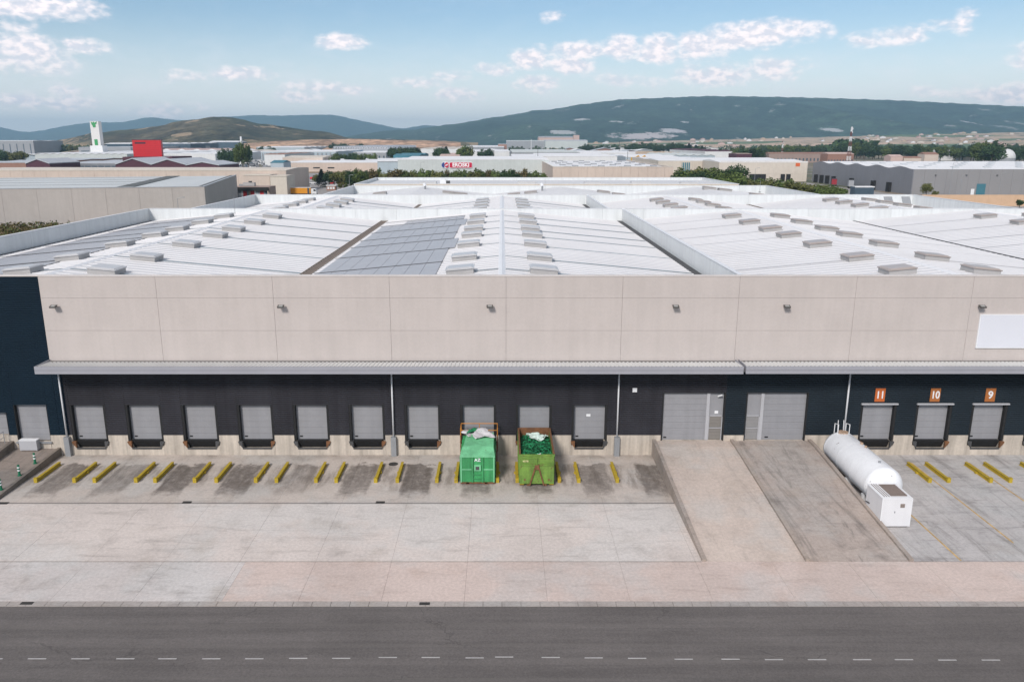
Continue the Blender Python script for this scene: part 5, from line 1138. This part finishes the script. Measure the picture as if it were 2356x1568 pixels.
# dome
dm = thing('dome_building', 'white spherical dome rising from the trees near the right edge', 'dome', ((2311 - UV) * 850 / F, 850 / .97 - 6 + CAM_Y, -.13))
dmb = MB(); NS, NR = 20, 8; Rr = 9.4
for j in range(NR + 1):
    a = R(90 * j / NR); dmb.v += [(Rr * math.cos(a) * math.cos(2 * math.pi * i / NS), Rr * math.cos(a) * math.sin(2 * math.pi * i / NS), 6.5 + Rr * math.sin(a)) for i in range(NS)]
dmb.f = [(j * NS + i, j * NS + (i + 1) % NS, (j + 1) * NS + (i + 1) % NS, (j + 1) * NS + i) for j in range(NR) for i in range(NS)]
dmb.build('dome', mat('dome_white', (.58, .58, .58), .6, var=.08, scale=.3), dm); MB().tube((0, 0, 0), (0, 0, 6.5), Rr, n=20).build('drum', cm('grey'), dm)
# village houses and small far sheds
VH = {}
def unit(name, k, wall, roof, hip=.35):
    if k not in VH:
        w_ = MB().prism_y([(-.5, 0), (-.5, .6), (0, .6 + hip), (.5, .6), (.5, 0)], -.5, .5).mesh('wall', cm(wall)); r = MB()
        for s_ in (-1, 1): r.hexa([(0, -.54, .6 + hip + .01), (s_ * .54, -.54, .59), (s_ * .54, .54, .59), (0, .54, .6 + hip + .01)], [(0, -.54, .66 + hip), (s_ * .54, -.54, .64), (s_ * .54, .54, .64), (0, .54, .66 + hip)])
        VH[k] = (w_, r.mesh('roof', cm(roof)))
    return VH[k]
dg_ = None
def unit_at(name, label, cat, group, k, wall, roof, X, Y, Z, sx, sy, sz, rz=0):
    a, b = unit(name, k, wall, roof); t = thing(name, label, cat, (X, Y, Z), rz, group); t.scale = (sx, sy, sz); link('wall', a, t); link('roof', b, t)
r2 = random.Random(5)
bpy.context.view_layer.update(); dgr = bpy.context.evaluated_depsgraph_get()
farm = [o for o in COL.objects if o.name.startswith('farmland')][0]
def gz(X, Y):
    best = -.14
    for o in COL.objects:
        if o.name.startswith(('farmland', 'mountain', 'scrub_hill')):
            ok, loc, nrm, idx = o.ray_cast(Vector((X, Y, 3000)), Vector((0, 0, -1)))
            if ok: best = max(best, loc.z)
    return best
for i in range(95):
    u = r2.choice((r2.uniform(1340, 1700), r2.uniform(1700, 2356), r2.uniform(1950, 2300))); z_ = r2.uniform(2500, 4100); X = (u - UV) * z_ / F; Y = z_ / .97 + CAM_Y; k = r2.choice((('vw', 'white', 'terra'), ('vt', 'tan', 'pink'), ('vp', 'pink', 'terra'), ('vc', 'cream', 'tan')))
    unit_at('village_house', 'tiny ' + {'white': 'white', 'tan': 'tan', 'pink': 'pinkish', 'cream': 'cream'}[k[1]] + ' house in the village scattered at the foot of the mountain', 'house', 'village houses under the mountain', *k, X, Y, gz(X, Y) - 1, r2.uniform(10, 28), r2.uniform(9, 14), r2.uniform(7, 12), r2.uniform(-.4, .4))
for i in range(120):
    z_ = r2.uniform(1000, 2300); u = r2.choice((r2.uniform(-60, 1180), r2.uniform(560, 1500), r2.uniform(1150, 1640))); 
    X = (u - UV) * z_ / F; Y = z_ / .97 + CAM_Y
    if any(abs(o.location.x - X) < 45 and abs(o.location.y - Y) < 40 for o in COL.objects if o.parent is None and o.get('category') in ('shed', 'factory', 'warehouse')) : continue
    if 160 < u < 420 and z_ < 1000: continue
    if gz(X, Y) > 1: continue
    k = r2.choice((('sw', 'white', 'roofw'), ('sw', 'white', 'roofw'), ('sg', 'ltblue', 'roofw'), ('sp', 'pink', 'cream'), ('st', 'terra', 'roofg')))
    unit_at('far_shed', {'white': 'small white', 'ltblue': 'small bluish', 'pink': 'small pinkish', 'terra': 'small brick red'}[k[1]] + ' shed on the distant industrial plain', 'shed', 'small far sheds on the plain', *k, X, Y, -.13, r2.uniform(30, 75), r2.uniform(25, 50), r2.uniform(8, 13))
# ================================================================== MASTS, POLES, VEHICLES
def lattice(label, u, vt, z_, w0, bands):
    Z = CAM_Z + (HV - vt) * z_ / 1889; t = thing('lattice_mast', label, 'mast', ((u - UV) * z_ / F, z_ / .97 - 6 + CAM_Y, -.13))
    for b in range(bands):
        za, zb = Z * b / bands, Z * (b + 1) / bands; wa, wb = w0 * (1 - .75 * b / bands), w0 * (1 - .75 * (b + 1) / bands); q = MB()
        for (sx, sy) in ((-1, -1), (1, -1), (1, 1), (-1, 1)): q.tube((sx * wa, sy * wa, za), (sx * wb, sy * wb, zb), .16, n=4)
        for (a, c_) in (((-1, -1), (1, -1)), ((1, -1), (1, 1)), ((1, 1), (-1, 1)), ((-1, 1), (-1, -1))): q.tube((a[0] * wa, a[1] * wa, za), (c_[0] * wb, c_[1] * wb, zb), .09, n=4); q.tube((c_[0] * wa, c_[1] * wa, za), (a[0] * wb, a[1] * wb, zb), .09, n=4)
        q.build('lattice_segment', mat('mast_red', (.16, .06, .05), .6) if b % 2 == 0 else M_wht, t)
    for dz, s_ in ((-2, 1), (-3.5, -1), (-5, 1)): box('antenna', M_wht, t, s_ * .6 - .25, s_ * .6 + .25, -1.3, -1.0, Z + dz - 1, Z + dz + 1)
    MB().tube((0, 0, Z), (0, 0, Z + 2.5), .07, n=5).build('tip', M_gal, t)
lattice('tall red and white lattice mast with antennas at the right', 1951, 290, 800, 1.7, 8)
lattice('small far lattice mast with white top at the right', 1798, 322, 1100, 1.2, 5)
def pole(label, u, vt, z_, r_=.12, lamp=True, m=M_gal):
    Z = CAM_Z + (HV - vt) * z_ / 1889; t = thing('lamp_post' if lamp else 'pole', label, 'lamp post' if lamp else 'pole', ((u - UV) * z_ / F, z_ / .97 - 5 + CAM_Y, -.13)); MB().tube((0, 0, 0), (0, 0, Z), r_, r_ * .6, n=6).build('pole', m, t)
    if lamp: MB().tube((0, 0, Z), (1.3, 0, Z + .35), r_ * .5, n=5).build('arm', m, t); box('lamp_head', m, t, 1.2, 2.0, -.15, .15, Z + .25, Z + .42)
pole('street lamp with curved arm before the beige warehouse wall at the left', 412, 453, 215)
pole('thin dark pole rising behind the lettered store', 1237, 341, 560, .22, False, M_gutd); pole('dark pole behind the peach warehouse', 1443, 344, 620, .22, False, M_gutd); pole('tall dark pole in front of the pale plant', 1424, 322, 900, .3, False, M_gutd)
pole('thin white chimney pole at the far centre', 1222, 318, 1500, .6, False, M_wht); pole('dark pole before the ribbed cream warehouse', 1970, 345, 700, .2, False, M_gutd); pole('tall thin pole crossing the grey warehouse front', 2450, 350, 330, .1); pole('thin lamp post on the pale corner of the grey warehouse yard', 2186, 372, 352, .11); pole('lamp post on the dock side of the grey warehouse', 2210, 400, 350, .1)
pole('lamp post in front of the teal door of the grey warehouse', 2300, 395, 350, .1); pole('lamp post standing in the hedge near the peach warehouse', 1735, 385, 360, .1); pole('white lamp post in the row of trees near the car park', 804, 401, 385, .12); pole('thin lamp post rising over the slot window warehouse', 968, 372, 400, .1)
pole('white silo pipe above the white sheds', 557, 312, 1300, 2.6, False, M_wht)
# crane-like excavators (yellow) on the far yard
for (u, lab) in ((1448, 'yellow digger arm between the white roofs'), (1462, 'second yellow machine beside the digger')):
    X, z_ = (u - UV) * 660 / F, 660; t = thing('excavator', lab, 'excavator', (X, 655 + CAM_Y, -.1)); my = mat('machine_yellow', (.60, .32, .02), .5)
    box('cab', my, t, -2, 2, 0, 3, 8, 11); box('chassis', M_gutd, t, -2.5, 2.5, -.2, 3.4, 0, 7.9); MB().tube((0, 1, 10), (4, 1, 12.5), .5, n=6).build('boom', my, t); MB().tube((4, 1, 12.5), (6, 1, 9), .4, n=6).build('stick', my, t)
def wheelm(r_, w_):
    k = ('wheel', r_, w_)
    if k not in VH: VH[k] = MB().tube((0, -w_ / 2, 0), (0, w_ / 2, 0), r_, n=12).mesh('wheel', M_black)
    return VH[k]
def lorry(label, x, y, L, H, body, top, rz=0, cabc='white', dark=None):
    t = thing('lorry', label, 'lorry', (x, y, -.11), rz); a = L / 2
    box('trailer', body, t, -a, a - 2.6, -1.25, 1.25, 1.1, H); box('trailer_top', top, t, -a - .05, a - 2.55, -1.3, 1.3, H + .001, H + .12); box('chassis', M_gutd, t, -a, a, -.9, .9, .75, 1.09)
    if dark: box('dark_band', M_gutd, t, dark, dark + .9, -1.28, -1.251, 1.1, H)
    MB().prism_y([(a - 2.4, .9), (a, .9), (a, 2.1), (a - .4, 3.1), (a - 2.4, 3.2)], -1.2, 1.2).build('cab', cm(cabc), t); MB().prism_y([(a - 1.3, 2.1), (a - .15, 2.1), (a - .5, 2.9), (a - 1.3, 2.9)], -1.22, -1.201).build('window', M_black, t)
    for wx in (-a + 1.2, -a + 2.4, a - 3.4, a - 1.2):
        for wy in (-1.05, 1.05): link('wheel', wheelm(.5, .35), t, (wx, wy, .5))
X, Y = P(698, 448); lorry('articulated lorry with an orange yellow trailer and a dark strap behind the left roof parapet', X, Y, 12.4, 3.6, mat('lorry_orange', (.62, .25, .01), .5, var=.05), cm('white'), 0, 'white', 2.2)
lorry('red lorry parked at the grey warehouse docks', 180.5, 383, 9, 3.9, mat('dark_red_lorry', (.26, .01, .02), .6), cm('maroon'), R(70), 'maroon'); lorry('white lorry parked beside the red lorry at the grey warehouse', 181.5, 364, 9, 3.9, cm('grey'), cm('grey'), R(70))
X, Y = P(762, 436); ks = thing('kiosk', 'small red kiosk with a pale flat roof in the car park', 'kiosk', (X, Y, -.11)); box('wall', cm('terra'), ks, -2.2, 2.2, 0, 3, 0, 2.3); box('roof', cm('white'), ks, -2.5, 2.5, -.3, 3.3, 2.301, 2.6)
for k in range(3): box('shutter', cm('white'), ks, -1.8 + k * 1.3, -.9 + k * 1.3, -.05, -.01, .7, 1.8)
def car(label, x, y, col, rz):
    t = thing('parked_car', label, 'car', (x, y, -.11), rz, 'cars parked in the far yards')
    k = ('car', col)
    if k not in VH:
        VH[k] = (MB().prism_y([(-2.1, .3), (2.1, .3), (2.15, .75), (1.3, .9), (.6, 1.4), (-1.2, 1.42), (-1.9, .95), (-2.12, .85)], -.85, .85).mesh('body', cm(col)), MB().prism_y([(1.15, .92), (.55, 1.33), (-1.15, 1.34), (-1.7, .97)], -.87, .87).mesh('window', M_black))
    link('body', VH[k][0], t); link('window', VH[k][1], t)
    for wx in (-1.3, 1.3):
        for wy in (-.75, .75): link('wheel', wheelm(.32, .22), t, (wx, wy, .32))
cn = {'white': 'white', 'dgrey': 'dark grey', 'blue': 'dark blue', 'red': 'red', 'grey': 'grey'}
for (u, v, wh_) in [(700 + i * 9, 406 + (i % 3) * 2, 'in the car park left of the trees') for i in range(10)] + [(708 + i * 11, 418 + (i % 2) * 3, 'in the middle of the car park before the kiosk') for i in range(9)]:
    col = r2.choice(list(cn)); X, Y = P(u + r2.uniform(-2, 2), v); car(cn[col] + ' car parked ' + wh_, X, Y, col, r2.choice((0, 1.5)))
for i in range(64):
    u, v = r2.uniform(512, 625), r2.uniform(361, 379); col = r2.choice(('white', 'white', 'dgrey', 'grey', 'blue', 'grey', 'dgrey')); X, Y = P(u, v + 10)
    k = ('van', col)
    t = thing('parked_van', cn[col] + ' van parked in the crowded truck yard below the poplars', 'van', (X, Y + r2.uniform(0, 60), -.11), r2.uniform(0, 3), 'vans in the crowded yard below the poplars')
    if k not in VH: VH[k] = (MB().prism_y([(-3.4, .5), (3.0, .5), (3.1, 1.6), (2.4, 2.7), (-3.4, 3.0)], -1.2, 1.2).mesh('body', cm(col)), MB().prism_y([(2.2, 1.7), (2.85, 1.7), (2.35, 2.55), (1.4, 2.55), (1.4, 1.7)], -1.22, 1.22).mesh('window', M_black))
    link('body', VH[k][0], t); link('window', VH[k][1], t)
    for wx in (-2, 2): link('wheel', wheelm(.45, .3), t, (wx, -1.1, .45))
# ================================================================== HAZE
hm = bpy.data.materials.new('haze'); hm.use_nodes = True; hm.node_tree.nodes.clear()
pv_ = hm.node_tree.nodes.new('ShaderNodeVolumePrincipled'); ho = hm.node_tree.nodes.new('ShaderNodeOutputMaterial')
pv_.inputs['Density'].default_value = HAZE; pv_.inputs['Color'].default_value = (.50, .78, 1.0, 1); pv_.inputs['Anisotropy'].default_value = .15
hm.node_tree.links.new(pv_.outputs[0], ho.inputs['Volume'])
hb = box('haze', hm, None, -16500, 16500, -3300, 14600, -7.5, 395, kind='stuff'); tag(hb, 'thin bluish haze lying over the whole plain', 'haze')
print('objects', len(bpy.data.objects))
